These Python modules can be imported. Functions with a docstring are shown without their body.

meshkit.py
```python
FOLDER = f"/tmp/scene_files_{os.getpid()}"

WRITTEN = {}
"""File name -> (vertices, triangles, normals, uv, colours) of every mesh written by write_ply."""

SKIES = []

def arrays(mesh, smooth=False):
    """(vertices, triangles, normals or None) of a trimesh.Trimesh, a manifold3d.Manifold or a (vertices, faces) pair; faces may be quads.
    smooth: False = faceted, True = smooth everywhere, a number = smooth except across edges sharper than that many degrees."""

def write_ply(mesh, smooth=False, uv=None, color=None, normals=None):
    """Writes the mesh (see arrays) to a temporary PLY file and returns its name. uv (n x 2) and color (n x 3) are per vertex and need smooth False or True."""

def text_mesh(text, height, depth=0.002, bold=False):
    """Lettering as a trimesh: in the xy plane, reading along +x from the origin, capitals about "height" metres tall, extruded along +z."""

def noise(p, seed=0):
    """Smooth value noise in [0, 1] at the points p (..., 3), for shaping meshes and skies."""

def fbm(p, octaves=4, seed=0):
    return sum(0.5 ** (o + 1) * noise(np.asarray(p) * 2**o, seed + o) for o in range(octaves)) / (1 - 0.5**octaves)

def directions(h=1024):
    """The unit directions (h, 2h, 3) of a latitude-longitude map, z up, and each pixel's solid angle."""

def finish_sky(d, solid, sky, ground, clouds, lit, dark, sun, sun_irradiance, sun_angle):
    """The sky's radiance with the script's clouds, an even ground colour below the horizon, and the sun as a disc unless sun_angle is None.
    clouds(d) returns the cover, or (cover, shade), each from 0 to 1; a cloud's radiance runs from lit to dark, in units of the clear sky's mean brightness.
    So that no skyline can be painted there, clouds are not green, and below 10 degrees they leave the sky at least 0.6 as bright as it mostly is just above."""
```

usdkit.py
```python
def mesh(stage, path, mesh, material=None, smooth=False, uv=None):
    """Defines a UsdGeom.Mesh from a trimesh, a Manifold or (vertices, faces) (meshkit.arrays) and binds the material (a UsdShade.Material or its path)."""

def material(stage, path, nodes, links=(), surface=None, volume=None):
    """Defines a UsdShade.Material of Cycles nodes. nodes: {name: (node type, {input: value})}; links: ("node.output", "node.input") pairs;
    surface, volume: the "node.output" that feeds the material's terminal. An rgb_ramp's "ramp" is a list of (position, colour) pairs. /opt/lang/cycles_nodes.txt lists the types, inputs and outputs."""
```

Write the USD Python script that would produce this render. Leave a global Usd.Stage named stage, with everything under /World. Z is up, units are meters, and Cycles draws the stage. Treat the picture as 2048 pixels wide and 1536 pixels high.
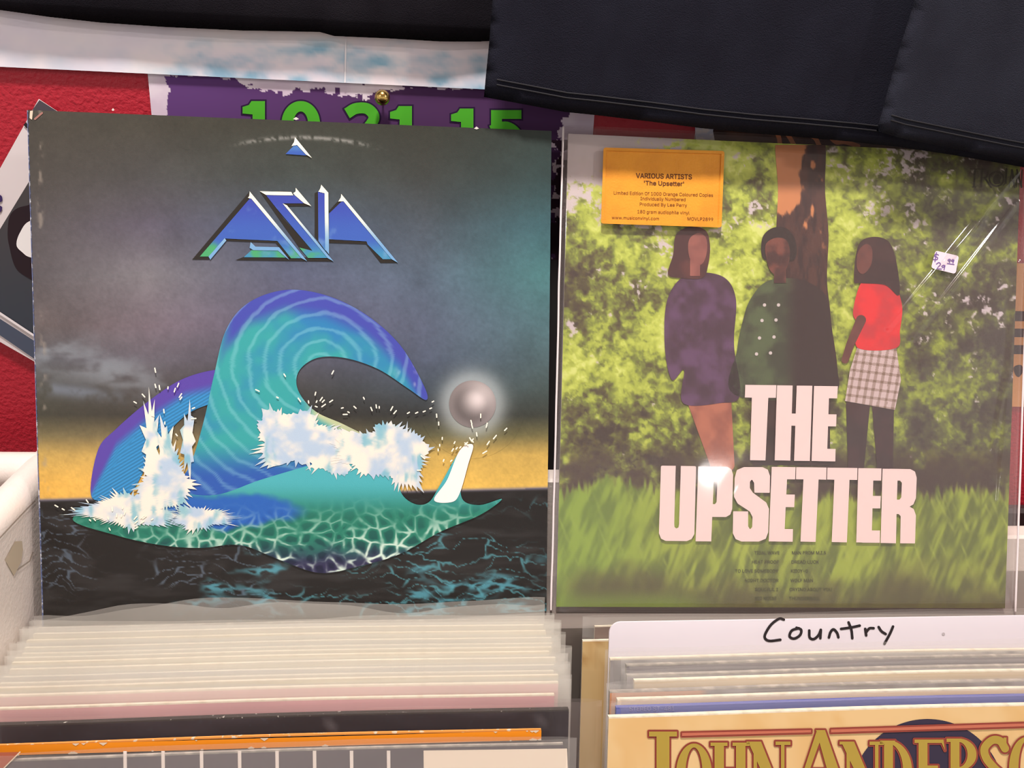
import math, random
import numpy as np
import trimesh
import usdkit, meshkit
from scipy.spatial import cKDTree
from scipy.interpolate import RegularGridInterpolator
from shapely.geometry import Polygon, LineString, Point, box, MultiPolygon
from shapely.ops import unary_union
from shapely import affinity
from pxr import Usd, UsdGeom, UsdLux, UsdShade, Gf, Sdf, Vt

# ------------------------------------------------------------------ camera, lights, exposure
stage = Usd.Stage.CreateInMemory()
UsdGeom.SetStageUpAxis(stage, 'Z')
UsdGeom.SetStageMetersPerUnit(stage, 1.0)
UsdGeom.Xform.Define(stage, '/World')
EYE = np.array([0, 0, 1.30])
F = 1722.0                                        # focal length in pixels of a 2048 wide picture
PITCH, YAW, ROLL = map(math.radians, (20.0, 6.1, 2.8))


def rot(axis, a):
    return trimesh.transformations.rotation_matrix(a, axis)[:3, :3]


C = rot([0, 0, 1], -YAW) @ rot([1, 0, 0], -PITCH) @ np.array([[1, 0, 0], [0, 0, -1], [0, 1, 0]]) @ rot([0, 0, 1], ROLL)
cam = UsdGeom.Camera.Define(stage, '/World/camera')
m4 = np.eye(4); m4[:3, :3] = C.T; m4[3, :3] = EYE
cam.AddTransformOp().Set(Gf.Matrix4d(*m4.ravel().tolist()))
cam.CreateHorizontalApertureAttr(36.0); cam.CreateVerticalApertureAttr(27.0)
cam.CreateFocalLengthAttr(36.0 * F / 2048)
cam.CreateClippingRangeAttr(Gf.Vec2f(0.02, 100))
cam.CreateExposureAttr(-0.70)

dome = UsdLux.DomeLight.Define(stage, '/World/room_light')
dome.CreateColorAttr(Gf.Vec3f(1.0, 0.93, 0.88)); dome.CreateIntensityAttr(0.42)
# ceiling spots: (position, radius, radiant intensity scale, colour)
LAMPS = [((-0.04, 0.16, 2.50), 0.075, 900, (1.0, 0.905, 0.85)),
         ((2.20, -0.90, 2.50), 0.075, 560, (1.0, 0.905, 0.84)),
         ((-1.5, -1.6, 2.50), 0.075, 330, (1.0, 0.92, 0.87)),
         ((1.94, -5.07, 2.25), 0.035, 900, (1.0, 0.905, 0.85))]


# ------------------------------------------------------------------ helpers
def srgb(c):
    c = np.asarray(c, float) / 255.0
    return np.where(c <= 0.04045, c / 12.92, ((c + 0.055) / 1.055) ** 2.4)


used = {}


def path_for(parent, name):
    base = (str(parent.GetPath()) if parent else '/World') + '/' + name
    n = used.get(base, -1) + 1
    used[base] = n
    return base if n == 0 else f'{base}_{n:03d}'


def tag(p, label=None, cat=None, group=None, kind=None):
    p = p.GetPrim() if hasattr(p, 'GetPrim') else p
    for k, v in (('label', label), ('category', cat), ('group', group), ('kind', kind)):
        if v:
            p.SetCustomDataByKey(k, v)
    return p


ORIGIN = {}


def thing(name, label, cat, at, group=None):
    x = UsdGeom.Xform.Define(stage, path_for(None, name))
    x.AddTranslateOp().Set(Gf.Vec3d(*map(float, at)))
    ORIGIN[str(x.GetPath())] = np.asarray(at, float)
    return tag(x.GetPrim(), label, cat, group)


def obj(name, mesh, mat, parent=None, smooth=False, tint=None, label=None):
    """One Mesh prim from world-space geometry; its thing's place is taken off."""
    if tint is not None:
        v, f = np.asarray(mesh[0], float), np.asarray(mesh[1])
    else:
        v, f, _ = meshkit.arrays(mesh)
    off = np.zeros(3)
    if parent is not None:
        p = str(parent.GetPath())
        off = ORIGIN.get('/'.join(p.split('/')[:3]), off)
    pth = path_for(parent, name)
    m = usdkit.mesh(stage, pth, (v - off, f), '/World/Looks/' + mat, smooth=smooth)
    if tint is not None:
        UsdGeom.PrimvarsAPI(m).CreatePrimvar('tint', Sdf.ValueTypeNames.Color3fArray, 'vertex').Set(Vt.Vec3fArray.FromNumpy(np.asarray(tint, np.float32)))
    if label:
        tag(m, label)
    return m.GetPrim()


def struct(name, mesh, mat, **k):
    return tag(obj(name, mesh, mat, **k), kind='structure')


def bx(lo, hi, ch=0.0):
    lo, hi = np.asarray(lo, float), np.asarray(hi, float)
    if ch <= 0:
        return trimesh.creation.box(bounds=[lo, hi])
    pts = []
    for k in range(3):
        for s in np.ndindex(2, 2, 2):
            p = np.where(s, hi, lo).astype(float)
            for j in range(3):
                if j != k:
                    p[j] += ch if s[j] == 0 else -ch
            pts.append(p)
    return trimesh.convex.convex_hull(np.array(pts))


def cat_(*ms):
    return trimesh.util.concatenate([trimesh.Trimesh(*meshkit.arrays(m)[:2], process=False) for m in ms])


def ray(p):
    p = np.asarray(p, float).reshape(-1, 2)
    return np.stack([(p[:, 0] - 1024) / F, -(p[:, 1] - 768) / F, -np.ones(len(p))], 1) @ C.T


def proj(P):
    q = (np.asarray(P, float) - EYE) @ C
    return np.stack([1024 + F * q[:, 0] / -q[:, 2], 768 - F * q[:, 1] / -q[:, 2]], 1)


class Plane:
    """A real plane in the room: corner o, unit axes x (right) and d (down), normal n towards the room."""
    def __init__(s, o, x, d):
        s.o, s.x, s.d = (np.asarray(a, float) for a in (o, x, d))
        s.n = np.cross(s.d, s.x) * -1
        s.n = np.cross(s.x, -s.d)
        s.n /= np.linalg.norm(s.n)

    def at(s, px, off=0.0):
        r = ray(px)
        t = ((s.o + off * s.n - EYE) @ s.n) / (r @ s.n)
        return EYE + r * t[:, None]

    def uv(s, u, v, off=0.0):
        u, v = np.asarray(u, float), np.asarray(v, float)
        return s.o + u[..., None] * s.x + v[..., None] * s.d + off * s.n


def lean_plane(o, lean, yaw, roll=0.0):
    R = rot([0, 0, 1], yaw) @ rot([1, 0, 0], -lean) @ rot([0, 1, 0], roll)
    return Plane(o, R @ [1, 0, 0], R @ [0, 0, -1])


K = 1.0                                             # printed colours against white paper


def polys(g):
    if g.is_empty:
        return []
    return [x for x in getattr(g, 'geoms', [g]) if isinstance(x, Polygon) and x.area > 1e-9]


def tri(g, size=None):
    V, T, n = [], [], 0
    for p in polys(g):
        v, f = trimesh.creation.triangulate_polygon(p, engine='earcut')
        if size:
            v3, f = trimesh.remesh.subdivide_to_size(np.c_[v, np.zeros(len(v))], f, size)
            v = v3[:, :2]
        V.append(v); T.append(np.asarray(f) + n); n += len(v)
    V, T = np.vstack(V), np.vstack(T)
    keep = np.unique(T)
    idx = np.full(len(V), -1); idx[keep] = np.arange(len(keep))
    return V[keep], idx[T]


def face_front(v3, f, n):
    c = np.cross(v3[f[:, 1]] - v3[f[:, 0]], v3[f[:, 2]] - v3[f[:, 0]]) @ n
    f = f.copy(); f[c < 0] = f[c < 0][:, ::-1]
    return f


def ink(name, g, plane, off, color, parent, size=None, mat='print', label=None):
    """Flat print: a shape drawn on a plane; colour is one sRGB colour or a function of pixel positions."""
    v, f = tri(g, size)
    w = plane.at(v, off)
    col = color(v) if callable(color) else np.broadcast_to(np.asarray(color, float), (len(v), 3))
    return obj(name, (w, face_front(w, f, plane.n)), mat, parent, tint=srgb(np.clip(col, 0, 255)) * K, label=label)


def words(txt, x0, x1, yb, slope, cap, bold=False):
    """Lettering as shapely-free triangles in pixel space: fills x0..x1, baseline yb, capitals cap tall."""
    m = meshkit.text_mesh(txt, 1.0, depth=0.1, bold=bold)
    f = m.faces[m.face_normals[:, 2] > 0.9]
    v = m.vertices[:, :2].copy()
    lo, hi = v[f.ravel(), 0].min(), v[f.ravel(), 0].max()
    x = x0 + (v[:, 0] - lo) / (hi - lo) * (x1 - x0)
    y = yb + slope * (x - x0) - v[:, 1] * cap
    return np.stack([x, y], 1), f


def ink_words(name, items, plane, off, color, parent, mat='print'):
    V, T, n = [], [], 0
    for it in items:
        v, f = words(*it)
        V.append(v); T.append(f + n); n += len(v)
    v, f = np.vstack(V), np.vstack(T)
    w = plane.at(v, off)
    keep = np.unique(f); idx = np.full(len(v), -1); idx[keep] = np.arange(len(keep)); w, f = w[keep], idx[f]
    return obj(name, (w, face_front(w, f, plane.n)), mat, parent, tint=np.broadcast_to(srgb(color), (len(w), 3)) * K)


def gridfaces(nu, nv):
    i, j = np.meshgrid(np.arange(nu - 1), np.arange(nv - 1), indexing='ij')
    a = (i * nv + j).ravel()
    return np.vstack([np.stack([a, a + 1, a + nv + 1], 1), np.stack([a, a + nv + 1, a + nv], 1)])


def picture(name, plane, us, vs, off, color, parent, mat='print', disp=None, label=None):
    U, V = np.meshgrid(us, vs, indexing='ij')
    w = plane.uv(U, V, off).reshape(-1, 3)
    px = proj(w)
    if disp is not None:
        w = w + disp(U.ravel(), V.ravel())[:, None] * plane.n
    return obj(name, (w, face_front(w, gridfaces(len(us), len(vs)), plane.n)), mat, parent, tint=srgb(np.clip(color(px), 0, 255)) * K, label=label)


def field(xs, ys, vals):
    g = RegularGridInterpolator((np.array(ys, float), np.array(xs, float)), np.array(vals, float), bounds_error=False, fill_value=None, method='linear')
    return lambda p: g(np.stack([np.clip(p[:, 1], ys[0], ys[-1]), np.clip(p[:, 0], xs[0], xs[-1])], 1))


def nz(p, s, seed=0, oct=4, sy=None):
    q = np.stack([p[:, 0] / s, p[:, 1] / (sy or s), np.zeros(len(p)) + 7.3 * seed], 1)
    return meshkit.fbm(q + 50, oct, seed)


def ss(a, b, x):
    t = np.clip((x - a) / (b - a), 0, 1)
    return t * t * (3 - 2 * t)


def mixc(a, b, t):
    t = np.asarray(t)[:, None]
    return np.asarray(a, float) * (1 - t) + np.asarray(b, float) * t


def cells(p, sx, sy, seed, region):
    """Distance to the borders of irregular cells (second minus first nearest), in units of a cell."""
    r = np.random.default_rng(seed)
    x0, y0, x1, y1 = region
    gx, gy = np.meshgrid(np.arange(x0 / sx - 2, x1 / sx + 2), np.arange(y0 / sy - 2, y1 / sy + 2))
    pts = np.stack([gx.ravel(), gy.ravel()], 1) + r.random((gx.size, 2)) * 0.95
    d, i = cKDTree(pts).query(p / [sx, sy], k=2)
    return d[:, 1] - d[:, 0], d[:, 0], r.random(gx.size)[i[:, 0]]


def smooth_poly(pts, r=6):
    g = Polygon(pts).buffer(0)
    return g.buffer(r).buffer(-2 * r).buffer(r)


def curve(pts, n=12):
    """Catmull-Rom through the points."""
    p = np.asarray(pts, float)
    q = np.vstack([2 * p[0] - p[1], p, 2 * p[-1] - p[-2]])
    t = np.linspace(0, 1, n, endpoint=False)[:, None]
    out = []
    for i in range(1, len(q) - 2):
        a, b, c, d = q[i - 1], q[i], q[i + 1], q[i + 2]
        out.append(0.5 * (2 * b + (c - a) * t + (2 * a - 5 * b + 4 * c - d) * t ** 2 + (3 * b - a - 3 * c + d) * t ** 3))
    return np.vstack(out + [p[-1:]])


def blob(pts, n=10):
    p = np.asarray(pts, float)
    c = curve(np.vstack([p[-1], p, p[0], p[1]]), n)[n:-n]
    return Polygon(c).buffer(0)


def spikes(cx, cy, rx, ry, n, seed, lo=0.75, a0=0, a1=2 * math.pi):
    r = np.random.default_rng(seed)
    a = np.linspace(a0, a1, 2 * n, endpoint=False) + r.normal(0, 0.3 / n, 2 * n)
    k = np.where(np.arange(2 * n) % 2, lo + 0.12 * r.random(2 * n), 0.86 + 0.34 * r.random(2 * n) ** 2)
    lowf = 1 + .13 * np.sin(3 * a + seed) + .09 * np.sin(5 * a + 2.3 * seed) + .06 * np.sin(9 * a + seed * 1.1)
    k = k * lowf
    return Polygon(np.stack([cx + rx * k * np.cos(a), cy + ry * k * np.sin(a)], 1)).buffer(0)


# ------------------------------------------------------------------ materials
L = '/World/Looks/'
UsdGeom.Scope.Define(stage, '/World/Looks')


def simple(name, color, rough=0.5, bump=None, noise=None, spec=0.5, sheen=0.0):
    """noise: (scale, colour2, lo, hi); bump: (scale, distance)."""
    n = {'p': ('principled_bsdf', {'base_color': srgb(color) * K, 'roughness': rough, 'specular_ior_level': spec, 'sheen_weight': sheen})}
    l = []
    if bump or noise:
        n['g'] = ('texture_coordinate', {})
    if noise:
        n['n'] = ('noise_texture', {'scale': noise[0], 'detail': 5.0})
        n['r'] = ('rgb_ramp', {'ramp': [(noise[2], tuple(srgb(color) * K)), (noise[3], tuple(srgb(noise[1]) * K))]})
        l += [('g.object', 'n.vector'), ('n.fac', 'r.fac'), ('r.color', 'p.base_color')]
    if bump:
        n['bn'] = ('noise_texture', {'scale': bump[0], 'detail': 3.0})
        n['b'] = ('bump', {'distance': bump[1], 'strength': 1.0})
        l += [('g.object', 'bn.vector'), ('bn.fac', 'b.height'), ('b.normal', 'p.normal')]
    usdkit.material(stage, L + name, n, l, surface='p.BSDF')


def printed(name, rough, spec=0.5, bump=None, grain=0.0):
    n = {'a': ('attribute', {'attribute': 'tint'}), 'p': ('principled_bsdf', {'roughness': rough, 'specular_ior_level': spec})}
    l = [('a.color', 'p.base_color')]
    if bump:
        n['g'] = ('texture_coordinate', {}); n['bn'] = ('noise_texture', {'scale': bump[0], 'detail': 3.0}); n['b'] = ('bump', {'distance': bump[1], 'strength': 1.0})
        l += [('g.object', 'bn.vector'), ('bn.fac', 'b.height'), ('b.normal', 'p.normal')]
    usdkit.material(stage, L + name, n, l, surface='p.BSDF')


def plastic(name, milk, rough, tint=(0.97, 0.97, 0.95), milkcol=(0.9, 0.88, 0.84), bump=None, ior=1.45):
    n = {'t': ('transparent_bsdf', {'color': tint}), 'd': ('diffuse_bsdf', {'color': milkcol}), 's': ('translucent_bsdf', {'color': milkcol}),
         'ds': ('mix_closure', {'fac': 0.3}), 'm': ('mix_closure', {'fac': milk}), 'g': ('glossy_bsdf', {'color': (1, 1, 1), 'roughness': rough}),
         'lw': ('layer_weight', {'blend': .5}), 'pw': ('math', {'math_type': 'power', 'value2': 5.0}), 'fr': ('math', {'math_type': 'multiply_add', 'value2': .8, 'value3': .04}), 'o': ('mix_closure', {})}
    l = [('d.BSDF', 'ds.closure1'), ('s.BSDF', 'ds.closure2'), ('t.BSDF', 'm.closure1'), ('ds.closure', 'm.closure2'),
         ('m.closure', 'o.closure1'), ('g.BSDF', 'o.closure2'), ('lw.facing', 'pw.value1'), ('pw.value', 'fr.value1'), ('fr.value', 'o.fac')]
    if bump:
        n['tc'] = ('texture_coordinate', {}); n['bn'] = ('noise_texture', {'scale': bump[0], 'detail': 2.0}); n['b'] = ('bump', {'distance': bump[1], 'strength': 1.0})
        l += [('tc.object', 'bn.vector'), ('bn.fac', 'b.height'), ('b.normal', 'g.normal')]
    usdkit.material(stage, L + name, n, l, surface='o.closure')


printed('print', 0.55, 0.35)
printed('print_flat', 0.8, 0.2)
printed('print_sleeve', 0.42, 0.40, bump=(1500, 0.00004))
simple('red_plaster', (168, 24, 44), 0.5, bump=(330, 0.0009), spec=0.4)
simple('ceiling_paint', (225, 222, 215), 0.9)
simple('floor_wood', (120, 95, 75), 0.6, noise=(6, (90, 70, 55), 0.3, 0.7))
simple('white_paint', (232, 222, 214), 0.42, bump=(420, 0.0002), noise=(38, (205, 196, 186), 0.58, 0.75))
simple('dark_rail', (46, 32, 34), 0.5)
simple('paint_chip', (200, 190, 172), 0.6)
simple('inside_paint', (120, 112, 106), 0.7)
simple('black_cotton', (20, 18, 24), 0.95, bump=(1600, 0.0006), spec=0.1, noise=(30, (27, 25, 31), 0.4, 0.7))
simple('navy_cotton', (26, 26, 36), 0.95, bump=(1600, 0.0006), spec=0.1, noise=(24, (32, 33, 44), 0.4, 0.75))
simple('charcoal_cotton', (37, 38, 48), 0.95, bump=(1600, 0.0006), spec=0.1, noise=(24, (44, 46, 57), 0.4, 0.75))
simple('navy_thread', (18, 18, 26), 0.8)
simple('black_edge', (50, 48, 46), 0.6, noise=(420, (190, 185, 175), 0.66, 0.72))
simple('cream_edge', (235, 226, 205), 0.7, noise=(160, (214, 203, 180), 0.45, 0.7))
simple('grey_edge', (150, 145, 138), 0.7, noise=(160, (190, 184, 172), 0.45, 0.7))
simple('blue_spine', (104, 120, 168), 0.6, noise=(300, (216, 222, 236), 0.5, 0.62))
simple('orange_edge', (226, 150, 70), 0.6, noise=(300, (226, 206, 180), 0.6, 0.66))
simple('blue_edge', (92, 100, 168), 0.6)
simple('divider_plastic', (232, 228, 238), 0.35, spec=0.4)
simple('seam_plastic', (236, 226, 228), 0.2, spec=0.8)
simple('label_paper', (226, 210, 222), 0.6)
n = {'p': ('principled_bsdf', {'base_color': (0.62, 0.42, 0.13), 'metallic': 1.0, 'roughness': 0.22})}
usdkit.material(stage, L + 'brass', n, surface='p.BSDF')
simple('lamp_metal', (60, 58, 56), 0.4)
simple('sticker_orange', (226, 152, 48), 0.33, bump=(700, 0.0002), spec=0.5, noise=(60, (214, 140, 44), 0.4, 0.7))
plastic('clear_sleeve', 0.05, 0.075, tint=(.995, .99, .99), milkcol=(0.9, 0.76, 0.76))
plastic('milky_sleeve', 0.20, 0.16, tint=(.995, .995, .985), milkcol=(.97, .95, .90))
plastic('hazy_sleeve', 0.11, 0.14, tint=(.99, .99, .985), milkcol=(.95, .93, .92))

# lamps: metal can with a glowing disc that lights the room
for i, (pos, rad, power, colr) in enumerate(LAMPS):
    t = thing('ceiling_spotlight', ['white ceiling spotlight above the left row of records', 'white ceiling spotlight to the right of the viewer', 'white ceiling spotlight to the left of the viewer', 'white ceiling spotlight far behind the viewer'][i], 'lamp', pos)
    can = trimesh.creation.revolve(np.array([[rad + .004, -.005], [rad + .012, -.005], [rad + .012, .10], [0.0, .10], [0.0, .092], [rad + .004, .092], [rad + .004, -.005]]), sections=32)
    can.apply_translation(pos)
    obj('lamp_can', can, 'lamp_metal', t)
    d = UsdLux.DiskLight.Define(stage, str(t.GetPath()) + '/bulb')
    d.CreateRadiusAttr(rad); d.CreateIntensityAttr(power); d.CreateColorAttr(Gf.Vec3f(*colr))
    aim = np.array([0.05, 0.42, 1.0]) - np.array(pos); aim /= np.linalg.norm(aim)
    zax = -aim; xax = np.cross([0, 1, 0], zax); xax /= np.linalg.norm(xax); yax = np.cross(zax, xax)
    mm = np.eye(4); mm[0, :3], mm[1, :3], mm[2, :3] = xax, yax, zax; mm[3, :3] = aim * 0.012
    d.AddTransformOp().Set(Gf.Matrix4d(*mm.ravel().tolist()))

# ------------------------------------------------------------------ room
WY = 0.600
struct('wall_back', bx((-2.6, WY, 0), (2.8, WY + .1, 2.7)), 'red_plaster')
struct('floor', bx((-2.6, -6, -.05), (2.8, WY + .1, 0)), 'floor_wood')
struct('ceiling', bx((-2.6, -6, 2.62), (2.8, WY + .1, 2.7)), 'ceiling_paint')
struct('trim_1', bx((-2.6, WY - .012, EYE[2] - .372), (2.8, WY, EYE[2] - .320), .003), 'dark_rail')
TOP = EYE[2] - .332                                 # height of the record tops in the bin
WALL = Plane((-1, WY, 2.0), (1, 0, 0), (0, 0, -1))

# the bin: white painted boards
bin_ = thing('record_bin', 'white painted wooden record bin with chipped rounded rim at lower left', 'record bin', (0.09, .40, 0))
BZ0 = TOP - .312
rim = EYE[2] - .263                                 # where the rounded rim starts
side = box(-.262, BZ0 - .02, -.240, rim)


def side_board(x0, x1):
    prof = unary_union([box(x0, 0, x1, rim), affinity.scale(Point((x0 + x1) / 2, rim).buffer(1, 16), (x1 - x0) / 2, .0125)])
    m = trimesh.creation.extrude_polygon(prof, .375, engine='earcut')   # along z
    v = m.vertices
    w = np.stack([v[:, 0], v[:, 2] + .175, v[:, 1]], 1)
    # the back top corner is rounded off
    back = w[:, 1] > .5
    return trimesh.Trimesh(w, m.faces[:, ::-1], process=False)


obj('side_board', side_board(-.262, -.240), 'white_paint', bin_, smooth=40)
obj('side_board', side_board(.640, .662), 'white_paint', bin_, smooth=40)
cap = trimesh.creation.capsule(height=.345, radius=.0122, count=[16, 16])
cap.apply_transform(trimesh.transformations.rotation_matrix(math.pi / 2, [0, 1, 0])); cap.apply_translation([-.25, .541, rim])
obj('back_rim', cap, 'white_paint', bin_, smooth=40)
obj('back_panel', bx((-.262, .532, 0), (.104, .550, rim - .002), .002), 'white_paint', bin_)
obj('back_panel', bx((.1045, .532, 0), (.662, .550, TOP + .020), .002), 'white_paint', bin_)
obj('floor_board', bx((-.240, .19, BZ0 - .02), (.640, .532, BZ0 - .002)), 'inside_paint', bin_)
obj('front_board', bx((-.262, .172, 0), (.662, .190, TOP - .10), .003), 'white_paint', bin_)
obj('display_ledge', bx((-.240, .470, BZ0 - .002), (.640, .532, TOP - .0095), .001), 'inside_paint', bin_)
# bare patch and scuffs on the inner face of the left board
face = Plane((-.2399, .2, 1.0), (0, 1, 0), (0, 0, -1)); face.n = np.array([1.0, 0, 0])
ink('paint_chip', Polygon([(10, 1120), (30, 1083), (44, 1082), (46, 1100), (42, 1125), (28, 1152)]), face, .0003, (196, 182, 160), bin_, label='bare tan patch where paint has chipped off')
for q in ([(0, 1076), (40, 1033), (70, 1002)], [(35, 1140), (60, 1122), (66, 1105)]):
    ink('scuff', LineString(q).buffer(1.1), face, .0003, (170, 158, 146), bin_, label='thin grey scuff line')

# ------------------------------------------------------------------ papers on the wall
def sheet(name, pts, off, color, mat='print_flat', label=None, cat=None, parent=None, thick=.0006):
    v = WALL.at(np.array(pts, float), off)
    g = Polygon(v[:, [0, 2]])
    return g


def wall_sheet(name, label, cat, X0, X1, Z0, Z1, off, color, nx=2, nz_=2, disp=None):
    t = thing(name, label, cat, ((X0 + X1) / 2, WY - off, Z0))
    pl = Plane((X0, WY - off, Z1), (1, 0, 0), (0, 0, -1))
    obj('paper', bx((X0, WY - off, Z0), (X1, WY - off + .0005, Z1)), 'print_paper', t)
    picture('printed_face', pl, np.linspace(0, X1 - X0, nx), np.linspace(0, Z1 - Z0, nz_), .0002, color, t, 'print_flat', disp)
    return t, pl


simple('print_paper', (220, 212, 214), 0.8)


def purple_face(p):
    x, y = p[:, 0], p[:, 1]
    col = np.broadcast_to((206, 190, 208), (len(p), 3)).astype(float)
    col = mixc(col, (222, 212, 222), ss(.4, .7, nz(p, 60, 3)))
    top = np.interp(x, [320, 345, 440, 480, 560, 600, 640, 680, 720, 760, 800, 860, 970, 1130], [140, 148, 148, 168, 186, 180, 178, 188, 196, 182, 176, 172, 168, 165])
    b = np.floor(p / 5.0) * 5 + 2.5
    rag = (nz(b, 16, 5, 2) - .5) * 34
    inside = (y > top + rag + 2) & (x > 334 + (nz(b, 18, 6, 2) - .5) * 24) & (x < 1128 + (nz(b, 22, 7, 2) - .5) * 60 - np.clip(y - 250, 0, 80) * .35)
    pur = mixc((92, 58, 116), (76, 46, 88), ss(300, 900, x))
    col = np.where(inside[:, None], pur, col)
    spots = (y > top - 30) & (y < top + 24) & (nz(b, 13, 9, 2) > .62)
    col = np.where((spots & (x > 630) & (x < 960))[:, None], pur, col)
    low = (y > 280) & (y < 530) & (x > 1040) & (nz(np.floor(p / 2.5) * 2.5, 17, 11, 2) > .47 - ss(400, 520, y) * .12)
    col = np.where(low[:, None], (52, 30, 48), col)
    col = np.where((y > 520)[:, None], (58, 55, 56), col)
    return col


pX0, pX1 = WALL.at([[297, 150]])[0, 0], WALL.at([[1188, 230]])[0, 0]
pz = EYE[2] - .008
t = thing('wall_poster', 'purple poster with bright green date numerals and ragged white border', 'poster', ((pX0 + pX1) / 2, WY - .0012, pz - .42))
pl = Plane((pX0, WY - .0012, pz), (1, 0, 0), (0, 0, -1))
obj('paper', bx((pX0, WY - .0012, pz - .42), (pX1, WY - .0005, pz)), 'print_paper', t)
picture('printed_face', pl, np.linspace(0, pX1 - pX0, 560), np.r_[np.linspace(0, .16, 300), np.linspace(.165, .42, 20)], .0002, purple_face, t, 'print_flat')
GREEN, RIM = (74, 168, 42), (40, 20, 56)


def numeral(ch, x0, x1, y):
    w = x1 - x0
    if ch == '1':
        return Polygon([(x0 + w * .40, y), (x1, y), (x1, y + 88), (x1 - 25, y + 88), (x1 - 25, y + 27), (x0, y + 25), (x0, y + 12), (x0 + w * .28, y + 8)])
    if ch == '0':
        o = affinity.scale(Point(x0 + w / 2, y + 44).buffer(1, 20), w / 2, 45)
        return o.difference(affinity.scale(Point(x0 + w / 2, y + 44).buffer(1, 16), w / 2 - 24, 24))
    if ch == '2':
        return LineString(curve([(x0 + 2, y + 21), (x0 + 20, y + 11), (x0 + w * .62, y + 12), (x1 - 14, y + 30), (x0 + w * .55, y + 56), (x0 + 14, y + 77)])).buffer(11, cap_style=2).union(box(x0, y + 66, x1, y + 88))
    if ch == '5':
        return unary_union([box(x0, y, x1 - 3, y + 18), box(x0, y, x0 + 22, y + 48), LineString(curve([(x0, y + 42), (x0 + 30, y + 34), (x1 - 13, y + 50), (x1 - 22, y + 74), (x0 + 20, y + 80), (x0 - 2, y + 74)])).buffer(11, cap_style=2)])
    return box(x0, y + 64, x1, y + 86)


for s_, x0, x1, yb in (('1', 485, 530, 202), ('0', 563, 640, 203), ('.', 655, 678, 205), ('2', 692, 762, 206), ('1', 780, 824, 212), ('.', 850, 872, 214), ('1', 902, 947, 217), ('5', 982, 1046, 220)):
    g = numeral(s_, x0, x1, yb)
    ink('numeral_outline', g.buffer(3.2, join_style=2), pl, .0004, RIM, t, mat='print_flat')
    ink('numeral', g, pl, .0006, GREEN, t, mat='print_flat')


def sky_paper(p):
    c = mixc((246, 238, 240), (230, 224, 238), ss(.35, .7, nz(p, 160, 21)))
    blue = ss(.42, .82, nz(p, 80, 22, 6, 40)) * (0.25 + ss(250, 450, p[:, 0])) * ss(60, 110, p[:, 1])
    return mixc(c, (120, 176, 206), np.clip(blue, 0, 1) * .95)


wX1 = WALL.at([[1010, 178]])[0, 0]
t, pl = wall_sheet('wall_poster', 'white poster with pale blue cloud blotches and a vertical crease, below the black shirt', 'poster', -.56, wX1, EYE[2] - .0126, EYE[2] + .30, .0035, sky_paper, 400, 180)
cr = WALL.at([[692, 70], [690, 163]], .004)
ink('crease', LineString([(692, 60), (690, 164)]).buffer(1.6), pl, .0005, (238, 236, 242), t, mat='print_flat')

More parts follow.
